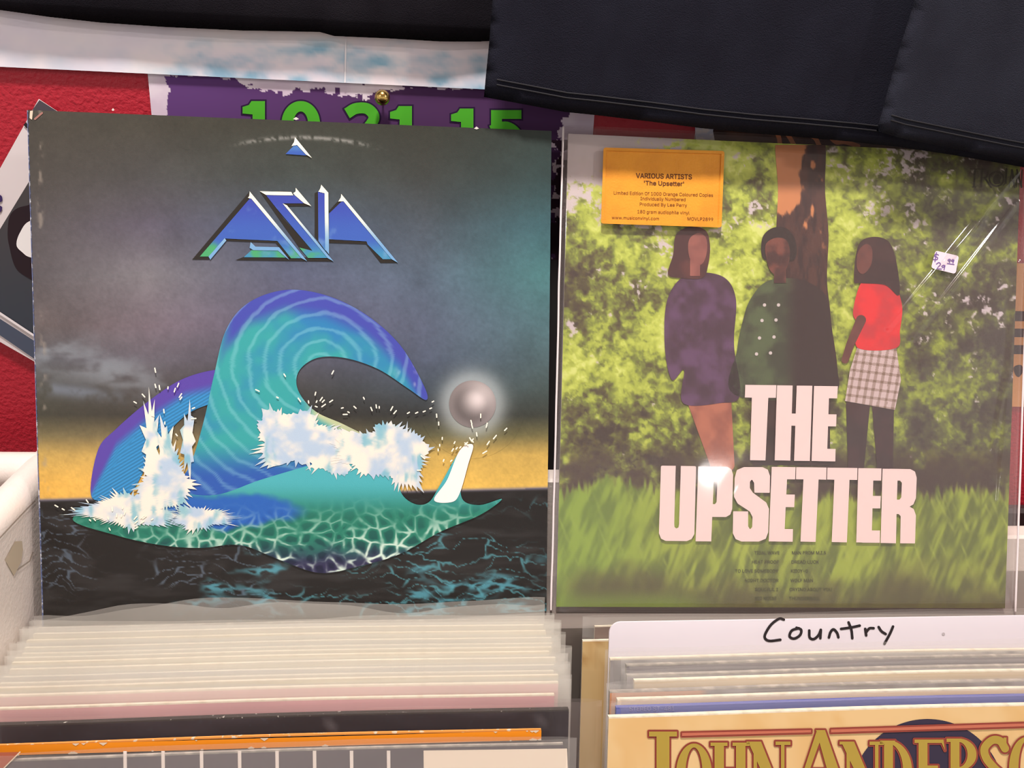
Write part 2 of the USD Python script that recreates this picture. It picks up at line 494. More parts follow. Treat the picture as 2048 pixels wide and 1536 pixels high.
# flyer with the cropped black and white photograph, hung at a tilt
FL = Plane(WALL.at([[78, 198]], .003)[0], (.828, 0, -.561), (-.561, 0, -.828))
FL.n = np.array([0, -1.0, 0])
t = thing('flyer', 'tilted cream and dark grey flyer with white disc, on the red wall at left', 'flyer', FL.uv(.1, .14))
fpts = FL.uv(np.array([0, .2, .2, 0]), np.array([0, 0, .27, .27]))
g = Polygon([(0, 0), (.175, 0), (.175, .160), (0, .160)])
m = trimesh.creation.extrude_polygon(g, .0005, engine='earcut')
m = trimesh.Trimesh(FL.uv(m.vertices[:, 0], m.vertices[:, 1]) + np.outer(m.vertices[:, 2], FL.n), m.faces, process=False); m.fix_normals()
obj('paper', m, 'print_paper', t)


def on(pl_, u0, v0, u1, v1, name, col, off, size=None, lab=None):
    w = pl_.uv(np.array([u0, u1, u1, u0]), np.array([v0, v0, v1, v1]), off)
    f = face_front(w, np.array([[0, 1, 2], [0, 2, 3]]), pl_.n)
    return obj(name, (w, f), 'print_flat', t, tint=np.broadcast_to(srgb(col), (4, 3)), label=lab)


def inpaper(pts):
    v = WALL.at(np.array(pts, float), .0035)
    return v


cutp = lambda q: Polygon(q)
ink('photo_area', cutp([(60, 360), (-230, 835), (-120, 900), (-10, 621), (70, 676), (260, 760), (240, 420), (110, 330)]), WALL, .0037, lambda p: mixc((74, 70, 72), (60, 66, 76), ss(360, 700, p[:, 1])), t, size=30, mat='print_flat')
ink('corner_area', cutp([(79, 200), (66, 218), (66, 232), (130, 232), (120, 226)]), WALL, .0038, (78, 72, 80), t, mat='print_flat')
ink('dark_ring', blob([(16, 450), (24, 425), (50, 412), (110, 410), (110, 560), (40, 545), (18, 490)]), WALL, .0039, (42, 30, 36), t, mat='print_flat')
ink('white_disc', blob([(33, 490), (40, 465), (60, 442), (110, 440), (110, 520), (62, 515), (45, 505)]), WALL, .0041, (240, 238, 238), t, mat='print_flat')
ink('grey_band', Polygon([(-40, 612), (72, 684), (72, 720), (-40, 643)]), WALL, .0041, (76, 84, 102), t, mat='print_flat')
ink('white_rule', LineString([(-40, 600), (72, 674)]).buffer(2.2), WALL, .0043, (235, 230, 232), t, mat='print_flat')
ink('lettering', blob([(-8, 388), (3, 392), (4, 402), (-6, 404)]).union(blob([(-8, 410), (4, 414), (1, 424), (-8, 426)])), WALL, .0041, (60, 44, 96), t, mat='print_flat')
ink('corner_mark', Polygon([(47, 250), (52, 244), (57, 252), (54, 257)]), WALL, .0041, (40, 36, 40), t, mat='print_flat')

# dark poster with flame-like orange strokes, right; and the striped one by the right edge
aX0 = WALL.at([[1389, 270]])[0, 0]
t, pl = wall_sheet('wall_poster', 'dark brown poster with orange flame strokes under the navy shirt hem', 'poster', aX0, aX0 + .165, EYE[2] - .135, EYE[2] + .02, .0014, lambda p: mixc((52, 34, 34), (84, 52, 40), ss(.45, .7, nz(p, 30, 31))), 60, 40)
ink('pale_margin', Polygon([(1390, 248), (1428, 250), (1426, 262), (1430, 285), (1391, 283)]), pl, .0004, lambda p: mixc((176, 178, 196), (206, 196, 196), ss(.4, .6, nz(p, 9, 2))), t, size=5, mat='print_flat')
for q in ([(1552, 262), (1558, 276), (1560, 290)], [(1572, 264), (1580, 276), (1588, 290)], [(1614, 268), (1630, 276), (1638, 290)], [(1655, 268), (1672, 284), (1690, 284), (1716, 292)]):
    ink('orange_stroke', LineString(curve(q)).buffer(4.5), pl, .0004, (205, 122, 76), t, mat='print_flat')
sX0 = WALL.at([[1985, 560]])[0, 0]
t, pl = wall_sheet('wall_poster', 'tan poster with black bars beside the right edge of the park picture', 'poster', sX0, sX0 + .14, EYE[2] - .233, EYE[2] - .118, .0014, lambda p: np.broadcast_to((222, 160, 104), (len(p), 3)))
for y0, y1 in ((622, 642), (657, 674), (690, 708)):
    ink('black_bar', Polygon([(1990, y0), (2130, y0 + 1), (2130, y1 + 1), (1990, y1)]), pl, .0004, (34, 28, 36), t, mat='print_flat')
ink('lettering', blob([(2028, 734), (2042, 730), (2046, 742), (2038, 754), (2030, 748)]), pl, .0004, (34, 28, 36), t, mat='print_flat')

# brass tack
tp = WALL.at([[765, 195]], .006)[0]
t = thing('thumb_tack', 'round brass thumb tack pinning the purple poster', 'thumb tack', tp)
prof = np.array([[0, .0068], [.0022, .0064], [.0038, .0053], [.0047, .0036], [.0050, .0018], [.0044, .0006], [.0012, .0004], [.0007, 0], [.0006, -.007], [0, -.0085]])
tk = trimesh.creation.revolve(prof[::-1], sections=28)
tk.apply_transform(trimesh.transformations.rotation_matrix(math.pi / 2, [1, 0, 0])); tk.apply_translation(tp)
obj('tack_head', tk, 'brass', t, smooth=40)


# ------------------------------------------------------------------ shirts
def garment(name, label, outline, Y, thick, mat, seed, amp=.004, tiltz=0.0, zref=0.0, hem=None):
    """A hanging shirt: an outline in x and z, a front and a back panel that drape and close at the edge."""
    g = Polygon(outline).buffer(0)
    g = g.segmentize(.004)
    cx = g.representative_point()
    x0, z0, x1, z1 = g.bounds
    ring = np.array(g.exterior.coords)[:-1]
    gx, gz = np.meshgrid(np.arange(x0, x1, .007), np.arange(z0, z1, .007))
    gx = gx + .0035 * (np.arange(gx.shape[0]) % 2)[:, None]
    from shapely import contains_xy
    inner = g.buffer(-.0035)
    k = contains_xy(inner, gx.ravel(), gz.ravel())
    pts = np.vstack([ring, np.stack([gx.ravel()[k], gz.ravel()[k]], 1)])
    from scipy.spatial import Delaunay
    T = Delaunay(pts).simplices
    c = pts[T].mean(1)
    T = T[contains_xy(g, c[:, 0], c[:, 1])]
    n = len(ring)
    edge = cKDTree(ring).query(pts)[0]
    full = thick / 2 * np.sqrt(np.clip(1 - (1 - np.clip(edge / .004, 0, 1)) ** 2, 0, 1))
    q = np.c_[pts[:, 0] * 9, pts[:, 1] * 3, np.full(len(pts), seed)]
    wav = amp * (meshkit.fbm(q + 20, 3, seed) - .5) * 2 * np.clip((z0 + .25 - pts[:, 1]) / .2, .3, 1)
    base = Y + wav + tiltz * (pts[:, 1] - zref)
    front = np.c_[pts[:, 0], base - full, pts[:, 1]]
    backp = np.c_[pts[:, 0], base + full, pts[:, 1]]
    backp[:n] = front[:n]
    v = np.vstack([front, backp[n:]])
    idx = np.r_[np.arange(n), np.arange(len(pts), len(v))]
    f1 = face_front(front, T, np.array([0, -1.0, 0]))
    f2 = idx[f1[:, ::-1]]
    t = thing(name, label, 'shirt', (cx.x, Y, z0))
    obj('body', (v, np.vstack([f1, f2])), mat, t, smooth=True)
    if hem is not None:
        tree = cKDTree(pts)
        for dz in (.0085, .0115):
            h = LineString(hem).segmentize(.004)
            hp = np.array(h.coords) + [0, dz]
            hp = hp[contains_xy(g.buffer(-.004), hp[:, 0], hp[:, 1])]
            d, i = tree.query(hp, k=4)
            wgt = 1 / (d + 1e-4); wgt /= wgt.sum(1, keepdims=True)
            yy = (front[i, 1] * wgt).sum(1) - .0006
            P = np.c_[hp[:, 0], yy, hp[:, 1]]
            import_tube = trimesh.creation.sweep_polygon(Point(0, 0).buffer(.0005, 2), P)
            obj('hem_stitching', import_tube, 'navy_thread', t)
    return t


def xz(pts, Y):
    r = ray(pts); P = EYE + r * (Y / r[:, 1])[:, None]
    return P[:, [0, 2]]


Y1 = .588
b = xz([(-420, 30), (-120, 5), (0, 20), (100, 34), (200, 45), (330, 54), (480, 61), (640, 64), (668, 72), (780, 77), (880, 83), (960, 83), (1040, 78)], Y1)
zt = EYE[2] + .62
out = list(map(tuple, b)) + [(b[-1, 0] + .005, EYE[2] + .36), (b[-1, 0] + .10, EYE[2] + .33), (b[-1, 0] + .13, EYE[2] + .44), (b[-1, 0] - .02, zt - .03), (b[-1, 0] - .17, zt), (b[-1, 0] - .22, zt - .02), (b[-1, 0] - .27, zt - .02), (b[-1, 0] - .32, zt), (b[0, 0] + .02, zt - .03), (b[0, 0] - .13, EYE[2] + .44), (b[0, 0] - .10, EYE[2] + .33), (b[0, 0] - .005, EYE[2] + .36)]
garment('t_shirt', 'black t-shirt hanging at upper left above the white poster', out, Y1, .006, 'black_cotton', 3)
Y2 = .562
b = xz([(968, 194), (1050, 209), (1130, 224), (1190, 230), (1300, 243), (1400, 256), (1500, 266), (1600, 274), (1700, 283), (1800, 294), (1900, 309), (2000, 326), (2100, 344), (2300, 360)], Y2)
lft = xz([(992, -60), (985, 0), (978, 90), (972, 150)], Y2)
r0 = lft[0, 0]
out = [tuple(q) for q in b] + [(b[-1, 0] + .004, EYE[2] + .30), (b[-1, 0] + .10, EYE[2] + .27), (b[-1, 0] + .13, EYE[2] + .38), (b[-1, 0] - .02, EYE[2] + .55), (r0 + .30, EYE[2] + .58), (r0 + .25, EYE[2] + .56), (r0 + .2, EYE[2] + .56), (r0 + .15, EYE[2] + .58), (r0 - .04, EYE[2] + .5), (r0 - .03, EYE[2] + .42), (r0 - .008, EYE[2] + .3)] + [tuple(q) for q in lft]
garment('t_shirt', 'dark navy t-shirt hanging at upper right over the posters, with stitched hem', out, Y2, .006, 'navy_cotton', 5, amp=.0015, hem=b)
Y3 = .546
b = xz([(1752, 262), (1800, 276), (1900, 296), (2000, 316), (2100, 334), (2300, 352)], Y3)
lft = xz([(1836, -40), (1826, 10), (1800, 90), (1780, 160), (1764, 220)], Y3)
out = [tuple(q) for q in b] + [(b[-1, 0] + .05, EYE[2] + .20), (lft[0, 0] + .2, EYE[2] + .24), (lft[0, 0] + .03, EYE[2] + .2)] + [tuple(q) for q in lft]
garment('t_shirt', 'charcoal t-shirt fold overlapping the navy shirt at the far upper right', out, Y3, .005, 'charcoal_cotton', 8, amp=.0015, hem=b)

# ------------------------------------------------------------------ the sleeve with the stormy sea
S = .315
Z = EYE[2]
PA = lean_plane((-.23618, .55721, Z - .03522), math.radians(16.278), math.radians(2.503), math.radians(.05))
PU = lean_plane((.09202, .58686, Z - .03773), math.radians(19.037), math.radians(-1.424), math.radians(.13))


def card(plane, w, h, th, ch=.0012, front=-.0001):
    m = bx((0, -h, -th), (w, 0, front), ch)
    v = m.vertices
    w_ = plane.o + np.outer(v[:, 0], plane.x) + np.outer(-v[:, 1], plane.d) + np.outer(v[:, 2], plane.n)
    mm = trimesh.Trimesh(w_, m.faces, process=False)
    if mm.volume < 0:
        mm.invert()
    return mm


A = thing('record_sleeve', 'dark square record sleeve with blue metallic lettering above a stormy turquoise sea', 'record sleeve', PA.uv(S / 2, S))
obj('sleeve_card', card(PA, S, S, .0032), 'black_edge', A)
SKY = field([80, 300, 580, 850, 1080], [250, 350, 450, 550, 650, 720, 780, 830, 870, 910, 970],
            [[(58, 54, 46), (58, 56, 48), (47, 49, 41), (42, 44, 36), (34, 44, 40)],
             [(64, 60, 56), (64, 64, 64), (57, 65, 63), (50, 54, 52), (42, 60, 60)],
             [(74, 70, 72), (82, 78, 92), (70, 84, 104), (64, 74, 84), (56, 92, 100)],
             [(84, 80, 84), (112, 110, 116), (84, 90, 114), (80, 96, 114), (68, 114, 118)],
             [(92, 84, 84), (108, 98, 108), (88, 86, 108), (86, 96, 118), (74, 106, 114)],
             [(92, 94, 100), (92, 88, 98), (80, 80, 94), (76, 86, 106), (70, 92, 98)],
             [(70, 70, 64), (70, 66, 66), (62, 62, 62), (58, 68, 78), (62, 76, 76)],
             [(60, 58, 48), (62, 58, 52), (52, 50, 46), (48, 50, 50), (54, 58, 52)],
             [(110, 100, 68), (118, 106, 76), (100, 92, 70), (90, 88, 62), (110, 104, 66)],
             [(180, 150, 80), (186, 154, 86), (180, 155, 90), (190, 160, 85), (196, 164, 84)],
             [(222, 174, 78), (218, 174, 90), (212, 172, 90), (216, 176, 84), (208, 172, 84)]])


def hor(x):
    return 1000 - (x - 85) * .0235


def sea_net(p, sx, sy, seed, warp=20):
    q = p + np.stack([nz(p, 60, seed) - .5, nz(p, 60, seed + 1) - .5], 1) * warp * 2
    return cells(q, sx, sy, seed, (60, 900, 1120, 1260))


def storm(p):
    x, y = p[:, 0], p[:, 1]
    c = SKY(p)
    c = c * (1 + .30 * (nz(p, 70, 41)[:, None] - .5) + .16 * (nz(p, 7, 42, 2)[:, None] - .5) + .05 * (nz(p, 2.6, 43, 1)[:, None] - .5))
    cl = ss(.45, .7, nz(p, 60, 44, 4, 28)) * np.exp(-((y - 700 - (x - 90) * .30) / 42) ** 2) * ss(420, 240, x)
    c = mixc(c, (132, 140, 148), cl * .75)
    cl = np.exp(-((y - 775 - (x - 85) * .12) / 14) ** 2) * ss(330, 150, x) * ss(.3, .6, nz(p, 40, 45))
    c = mixc(c, (116, 126, 142), cl * .7)
    # worn arc near the top edge
    rr = np.hypot((x - 600) / 1.0, (y - 810) / 1.0)
    arc = np.exp(-((y - (275 + ((x - 600) / 175.0) ** 2 * 26)) / 4.0) ** 2) * ss(450, 520, x) * ss(790, 700, x) * ss(.35, .6, nz(p, 5, 46, 2))
    c = mixc(c, (150, 150, 146), arc * .75)
    # scuffs down the spine side
    sp = np.exp(-((x - 78 - (y - 250) * .018) / 6) ** 2) * ss(.55, .75, nz(p, 9, 47, 3, 16))
    c = mixc(c, (150, 140, 128), sp * .6)
    h = hor(x)
    sea = y > h
    base = mixc((30, 27, 26), (44, 42, 42), ss(.45, .7, nz(p, 80, 48, 3, 18)))
    e, d, r = sea_net(p, 92, 19, 49, 34)
    line = ss(.12, .01, e) * ss(.30, .60, nz(p, 120, 50, 3, 50)) * ss(6, 50, y - h)
    base = mixc(base, mixc((86, 100, 116), (80, 146, 158), ss(450, 640, x)), line * .85)
    e, d, r = sea_net(p, 38, 13, 51, 26)
    patch = ss(.52, .66, nz(p, 120, 52, 3, 34)) * ss(1110, 1140, y + np.abs(x - 700) * .08) * ss(300, 420, x)
    base = mixc(base, (84, 158, 176), np.clip(patch * ss(.55, .15, e) * .85, 0, 1))
    c = np.where(sea[:, None], base, c)
    hl = np.exp(-((y - h) / 3.0) ** 2)
    c = mixc(c, (120, 116, 132), hl * .8)
    return c


picture('printed_picture', PA, np.linspace(0, S, 430), np.linspace(0, S, 430), .0001, storm, A, 'print_sleeve')
edge = card(Plane(PA.o + PA.n * .0002 - PA.x * .0004, PA.x, PA.d), .0012, S, .0028, .0003)
obj('spine', edge, 'blue_spine', A, label='worn pale blue spine edge')
corner = Polygon([(58, 222), (88, 224), (74, 238), (60, 236)])
ink('worn_corner', smooth_poly([(60, 222), (66, 221), (64, 240), (59, 236)], 1), PA, .0004, (206, 190, 170), A)
ink('worn_corner', LineString([(70, 238), (84, 226)]).buffer(2), PA, .0004, (150, 104, 96), A)
for q in ((592, 236, 6), (953, 255, 5), (226, 218, 3)):
    ink('edge_nick', Polygon([(q[0] - q[2], q[1] + 2), (q[0], q[1] - 2), (q[0] + q[2], q[1] + 2), (q[0], q[1] + 4)]), PA, .0004, (200, 196, 190), A)

# the picture's generic sea: a pale moon, curling waves, foam
MO = Point(945, 812)


def halo(p):
    d = np.hypot(p[:, 0] - 945, p[:, 1] - 808)
    return mixc(storm(p), (196, 206, 208), np.exp(-((d - 46) / 26).clip(0) ** 2) * .62)


ink('moon_glow', MO.buffer(105, 24), PA, .0002, halo, A, size=5, mat='print_sleeve')


def moon(p):
    d = np.stack([p[:, 0] - 945, p[:, 1] - 808], 1) / 46
    lit = np.exp(-((d - [.22, -.22]) ** 2).sum(1) / .42)
    rimq = ss(.55, 1.0, np.hypot(*d.T)) * .3
    return mixc((82, 76, 76), (216, 206, 206), np.clip(lit + rimq, 0, 1))


ink('moon', Point(945, 808).buffer(47, 24), PA, .0004, moon, A, size=6, mat='print_sleeve')

BACKWAVE = blob([(182, 990), (196, 900), (232, 858), (300, 800), (370, 756), (450, 738), (515, 752), (525, 800), (470, 800), (400, 815), (350, 850), (300, 920), (262, 985), (220, 1000)])


def backwave(p):
    x, y = p[:, 0], p[:, 1]
    up = np.interp(x, [180, 232, 300, 370, 450, 520], [960, 858, 800, 756, 738, 752])
    d = (y - up) / 75
    c = mixc((86, 66, 160), (48, 130, 186), ss(.25, .62, d))
    return c * (1 + .12 * np.sin((x * .6 + y) * .9) * ss(.3, .6, d))[:, None]


ink('distant_wave', BACKWAVE, PA, .0006, backwave, A, size=9, mat='print_sleeve')
CREST = [(330, 1020), (380, 930), (408, 840), (428, 750), (452, 660), (496, 606), (570, 580), (650, 590), (730, 628), (800, 690), (848, 772), (852, 800), (815, 776), (756, 738), (690, 716), (634, 716), (598, 742), (596, 780), (630, 822), (690, 850), (750, 884), (780, 930), (700, 1000), (560, 1040), (430, 1040)]


def bigwave(p):
    x, y = p[:, 0], p[:, 1]
    r = np.hypot(x - 640, (y - 730) * 1.1)
    a = np.arctan2(y - 730, x - 640)
    c = mixc((44, 124, 178), (52, 158, 160), ss(.35, .65, nz(p, 90, 61)))
    c = mixc(c, (66, 74, 168), ss(60, 20, y - np.interp(x, [440, 452, 496, 570, 650, 730, 800, 848], [690, 660, 606, 580, 590, 628, 690, 772])) * ss(430, 470, x))
    c = mixc(c, (44, 88, 172), ss(880, 960, y))
    band = .5 + .5 * np.sin(r * .21 + 6 * nz(p, 50, 62))
    c = mixc(c, (150, 205, 215), ss(.72, 1, band) * .35)
    lip = ss(.5, .66, nz(p, 24, 68, 3)) * ss(70, 10, np.hypot(x - 836, y - 770))
    c = mixc(c, (238, 236, 228), lip)
    return mixc(c, (226, 208, 150), ss(30, 8, np.abs(y - (800 + (x - 600) * .55))) * ss(600, 640, x) * ss(770, 730, x) * .75)


ink('curling_wave', blob(CREST, 8), PA, .0008, bigwave, A, size=6, mat='print_sleeve')
SWELL = [(145, 1038), (230, 1000), (330, 985), (430, 990), (520, 960), (620, 930), (720, 900), (790, 930), (802, 985), (830, 1008), (858, 1004), (880, 970), (918, 905), (935, 905), (922, 960), (926, 1000), (960, 1010), (1004, 998), (960, 1030), (880, 1064), (800, 1108), (720, 1132), (640, 1146), (560, 1120), (480, 1090), (400, 1096), (320, 1090), (230, 1070)]


def swell(p):
    x, y = p[:, 0], p[:, 1]
    e, d, r = sea_net(p, 26, 23, 63, 16)
    deep = ss(985, 1110, y + (x - 700) * .05)
    c = mixc((74, 172, 182), (36, 120, 100), ss(960, 1040, y))
    c = mixc(c, (48, 46, 78), ss(1075, 1130, y + (nz(p, 30, 64) - .5) * 30))
    c = mixc(c, (40, 96, 180), ss(.95, .4, ((x - 460) / 170) ** 2 + ((y - 1020 + (nz(p, 50, 69) - .5) * 40) / 42) ** 2))
    c = mixc(c, np.stack([c[:, 0] * .55, c[:, 1] * .62, c[:, 2] * .72], 1), ss(.3, .6, e) * deep * .9)
    c = mixc(c, (206, 228, 214), ss(.30, .04, e * (.4 + 1.6 * nz(p, 18, 70))) * deep * ss(.32, .6, nz(p, 40, 65)))
    return c


ink('green_swell', blob(SWELL, 8), PA, .0010, swell, A, size=3.2, mat='print_sleeve')


def foam(p):
    c = mixc((236, 229, 216), (176, 198, 220), ss(.38, .66, nz(p, 30, 66)))
    return mixc(c, (110, 176, 196), ss(.56, .76, nz(p, 14, 67, 3, 34)) * .75)


FO = [unary_union([spikes(600, 880, 92, 58, 60, 1, .82), spikes(556, 862, 46, 46, 40, 2, .8), spikes(660, 905, 60, 46, 50, 23, .8)]),
      unary_union([spikes(748, 902, 84, 48, 64, 3, .82), spikes(806, 915, 56, 62, 44, 4, .76), spikes(770, 880, 50, 40, 34, 24, .7)]),
      unary_union([spikes(262, 1020, 104, 40, 70, 5, .72), spikes(330, 960, 58, 66, 50, 6, .72), spikes(302, 880, 22, 96, 11, 7, .5), spikes(332, 900, 20, 76, 9, 27, .5), spikes(376, 880, 18, 80, 9, 17, .5)]),
      spikes(400, 1036, 70, 27, 50, 8, .66)]
for i, g in enumerate(FO):
    ink('foam', g, PA, .0012 + .0001 * i, foam, A, size=7, mat='print_sleeve')
ink('foam', blob([(868, 1000), (894, 960), (920, 900), (946, 890), (936, 930), (920, 985), (904, 1004)]), PA, .0012, lambda p: mixc((244, 238, 236), (130, 180, 214), ss(910, 868, p[:, 0] + (p[:, 1] - 900) * .3)), A, size=8, mat='print_sleeve')
rr = np.random.default_rng(12)
drops = []
for cx, cy, n_, sx, sy in ((330, 800, 16, 50, 70), (620, 790, 14, 90, 40), (880, 900, 16, 40, 50), (230, 1040, 22, 80, 26), (760, 820, 14, 90, 20), (960, 870, 12, 30, 30)):
    for k in range(n_):
        x, y = cx + rr.normal(0, sx * .6), cy + rr.normal(0, sy * .6)
        a = math.atan2(y - cy - 40, x - cx) ; l = 3 + 6 * rr.random()
        drops.append(LineString([(x, y), (x + l * math.cos(a), y + l * math.sin(a))]).buffer(1.3, 3))
ink('spray', unary_union(drops), PA, .0018, (246, 238, 222), A, mat='print_sleeve').SetCustomDataByKey('kind', 'stuff')

# lettering in faceted metal
q = lambda pts: Polygon([(370 + a / 4.551, 350 + b / 4.551) for a, b in pts]).buffer(0)
WHITE = lambda p: mixc((242, 238, 218), (112, 160, 204), ss(415, 500, p[:, 1]))


def blue(p):
    c = mixc((56, 70, 164), (58, 92, 176), ss(390, 470, p[:, 1]))
    c = mixc(c, (62, 136, 176), ss(475, 512, p[:, 1]))
    return mixc(c, (118, 158, 196), ss(.6, .78, nz(p, 22, 71)) * .5)


def legs(p):
    return mixc(blue(p), (70, 160, 104), ss(478, 496, p[:, 1]) * ss(.35, .6, nz(p, 26, 72) + ss(440, 400, p[:, 0])))


DK = (36, 32, 28)
for nm, pts, col in [
    ('letter_shade', [(65, 770), (588, 150), (592, 218), (365, 480), (135, 742), (218, 742), (230, 770)], DK),
    ('letter_shade', [(680, 148), (740, 180), (900, 400), (1165, 695), (1060, 690), (870, 420)], DK),
    ('letter_shade', [(460, 775), (535, 745), (1300, 752), (1354, 788)], DK),
    ('letter_shade', [(365, 575), (838, 598), (965, 755), (950, 772), (825, 618), (375, 600)], DK),
    ('letter_shade', [(888, 256), (1085, 256), (1148, 284), (930, 285)], DK),
    ('letter_shade', [(1180, 165), (1212, 150), (1214, 600), (1180, 560)], DK),
    ('letter_shade', [(1310, 328), (1425, 200), (1442, 238), (1315, 350)], DK),
    ('letter_shade', [(1312, 584), (1660, 605), (1800, 764), (1882, 764), (1940, 800), (1780, 800), (1648, 630), (1312, 618)], DK),
    ('letter_face', [(590, 214), (604, 214), (1062, 757), (965, 757), (840, 600), (365, 578), (275, 672), (216, 742), (135, 742)], legs),
    ('letter_face', [(735, 180), (985, 184), (1020, 178), (1088, 258), (890, 258), (1300, 755), (1120, 755), (1040, 660), (1160, 690), (830, 300)], legs),
    ('letter_face', [(535, 748), (605, 684), (850, 688), (920, 752)], legs),
    ('letter_face', [(1210, 150), (1270, 160), (1278, 690), (1214, 600)], blue),
    ('letter_face', [(1312, 350), (1430, 236), (1446, 240), (1882, 766), (1800, 766), (1662, 632), (1652, 604), (1312, 585)], blue),
    ('letter_highlight', [(588, 148), (1112, 784), (1058, 756), (604, 216), (572, 208), (585, 190)], WHITE),
    ('letter_highlight', [(362, 574), (376, 596), (230, 771), (214, 742)], WHITE),
    ('letter_highlight', [(680, 148), (968, 154), (986, 186), (738, 182)], WHITE),
    ('letter_highlight', [(1008, 116), (1150, 284), (1085, 258), (1002, 186), (984, 166), (1006, 150)], WHITE),
    ('letter_highlight', [(888, 258), (928, 276), (1354, 788), (1298, 756)], WHITE),
    ('letter_highlight', [(598, 610), (642, 652), (856, 657), (950, 772), (926, 756), (846, 688), (622, 684), (588, 662)], WHITE),
    ('letter_highlight', [(1240, 88), (1304, 160), (1311, 722), (1276, 680), (1270, 166), (1214, 152), (1232, 120)], WHITE),
    ('letter_highlight', [(1422, 172), (1940, 800), (1880, 766), (1442, 238), (1394, 242), (1418, 205)], WHITE),
]:
    off = {'letter_shade': .0004, 'letter_face': .0006, 'letter_highlight': .0008}[nm]
    ink(nm, q(pts), PA, off, col, A, size=6 if callable(col) else None, mat='print_sleeve')
ink('emblem_face', Polygon([(571, 308), (591, 288), (614, 311)]), PA, .0006, lambda p: mixc((52, 88, 170), (90, 150, 190), ss(306, 296, p[:, 1]) * .4), A, size=6, mat='print_sleeve')
ink('emblem_highlight', Polygon([(590, 274), (624, 316), (612, 309), (594, 290), (583, 292), (588, 284)]), PA, .0008, WHITE, A, mat='print_sleeve')

# ------------------------------------------------------------------ the sleeve with the park picture
U = thing('record_sleeve', 'square record sleeve with a green park picture and big white block letters, in clear plastic', 'record sleeve', PU.uv(S / 2, S))
obj('sleeve_card', card(PU, S, S, .0036), 'grey_edge', U)
xsU = [1115, 1200, 1300, 1400, 1500, 1600, 1700, 1800, 1900, 2045]
BRI = field(xsU, [270, 330, 400, 460, 520, 580, 640, 700, 760, 820, 880, 940],
            [[.95, .95, .95, .75, .60, .50, .50, .42, .36, .30], [.95, .95, .9, .65, .62, .55, .58, .50, .42, .34], [.75, .8, .8, .66, .66, .55, .6, .52, .44, .36],
             [.62, .55, .6, .75, .72, .6, .62, .52, .42, .34], [.42, .40, .62, .75, .70, .6, .62, .50, .40, .34], [.36, .34, .66, .72, .66, .6, .62, .46, .36, .32],
             [.40, .46, .70, .66, .60, .56, .60, .44, .33, .30], [.60, .66, .70, .60, .56, .52, .60, .44, .30, .26], [.64, .62, .62, .56, .50, .5, .56, .44, .30, .24],
             [.50, .46, .52, .46, .46, .42, .40, .34, .26, .22], [.36, .34, .36, .36, .40, .38, .3, .28, .24, .22], [.30, .3, .3, .3, .3, .3, .26, .26, .24, .24]])
SKYF = field(xsU, [270, 330, 400, 460, 520, 600, 700, 800, 940],
             [[1, 1, .9, .35, .2, .15, .3, .5, .25, .1], [.95, .95, .7, .30, .2, .15, .3, .45, .3, .1], [.6, .6, .4, .26, .3, .2, .3, .35, .35, .12],
              [.1, .16, .4, .34, .4, .2, .2, .25, .3, .15], [.14, .25, .4, .3, .3, .1, .1, .15, .3, .25], [.2, .28, .15, .1, .1, .05, .08, .15, .3, .25],
              [.18, .18, .05, .05, .05, .05, .05, .1, .2, .2], [.1, .08, .02, .02, .02, .02, .02, .05, .1, .08], [.0, .0, .0, .0, .0, .0, .0, .0, .0, .0]])


def park(p):
    x, y = p[:, 0], p[:, 1]
    w = p + np.stack([nz(p, 14, 81) - .5, nz(p, 14, 82) - .5], 1) * 14
    n1, n2, n3 = nz(w, 13, 83, 3), nz(w, 46, 84, 3), nz(w, 5.0, 85, 2)
    e_, d_, r_ = cells(w, 8.5, 7.5, 94, (1080, 240, 2080, 1240))
    v = BRI(p) + (n2 - .5) * 1.15 + (n1 - .5) * .75 + (n3 - .5) * .3 + (r_ - .5) * .2
    right = ss(1600, 1850, x)
    stops = np.array([0, .25, .45, .62, .85, 1.0])
    lc = np.array([(58, 48, 42), (84, 80, 48), (116, 128, 56), (158, 172, 66), (186, 200, 86), (204, 214, 120)], float)
    rc = np.array([(60, 50, 44), (76, 74, 52), (98, 104, 54), (126, 138, 54), (158, 172, 64), (180, 190, 90)], float)
    c = np.stack([np.interp(v, stops, lc[:, k]) * (1 - right) + np.interp(v, stops, rc[:, k]) * right for k in range(3)], 1)
    s = ss(.58, .72, SKYF(p) * .62 + (nz(w, 26, 86, 4) - .5) * 1.0 + (n3 - .5) * .3 + (r_ - .5) * .25 + .25)
    s = np.maximum(s, ss(.8, .97, SKYF(p)))
    c = mixc(c, (196, 184, 190), s * .95)
    # dark hollow along the foot of the trees, then grass
    gl = np.interp(x, [1115, 1200, 1300, 1400, 1850, 1950, 2045], [985, 960, 968, 985, 985, 975, 985]) + (nz(p, 6, 87, 2, 40) - .5) * 46
    c = mixc(c, (62, 46, 40), ss(880, 930, y) * ss(.3, .55, nz(p, 40, 93)) * .8)
    gr = mixc((146, 162, 58), (92, 104, 44), ss(.35, .65, nz(p @ np.array([[1, 0], [.35, 1]]), 15, 88, 3, 60)))
    gr = mixc(gr, (164, 178, 76), ss(.55, .8, nz(p @ np.array([[1, 0], [-.4, 1]]), 8, 89, 3, 50)) * .55)
    gr = mixc(gr, (110, 150, 52), ss(1400, 1150, x) * .45)
    gr = mixc(gr, (78, 72, 42), ss(1120, 1205, y + (nz(p, 90, 90) - .5) * 120) * .85 * ss(1140, 1260, x + (y - 1000) * .4))
    gr = mixc(gr, (120, 160, 48), ss(1170, 1210, y) * ss(1500, 1320, x) * .5)
    c = mixc(c, gr, ss(-8, 14, y - gl))
    return c


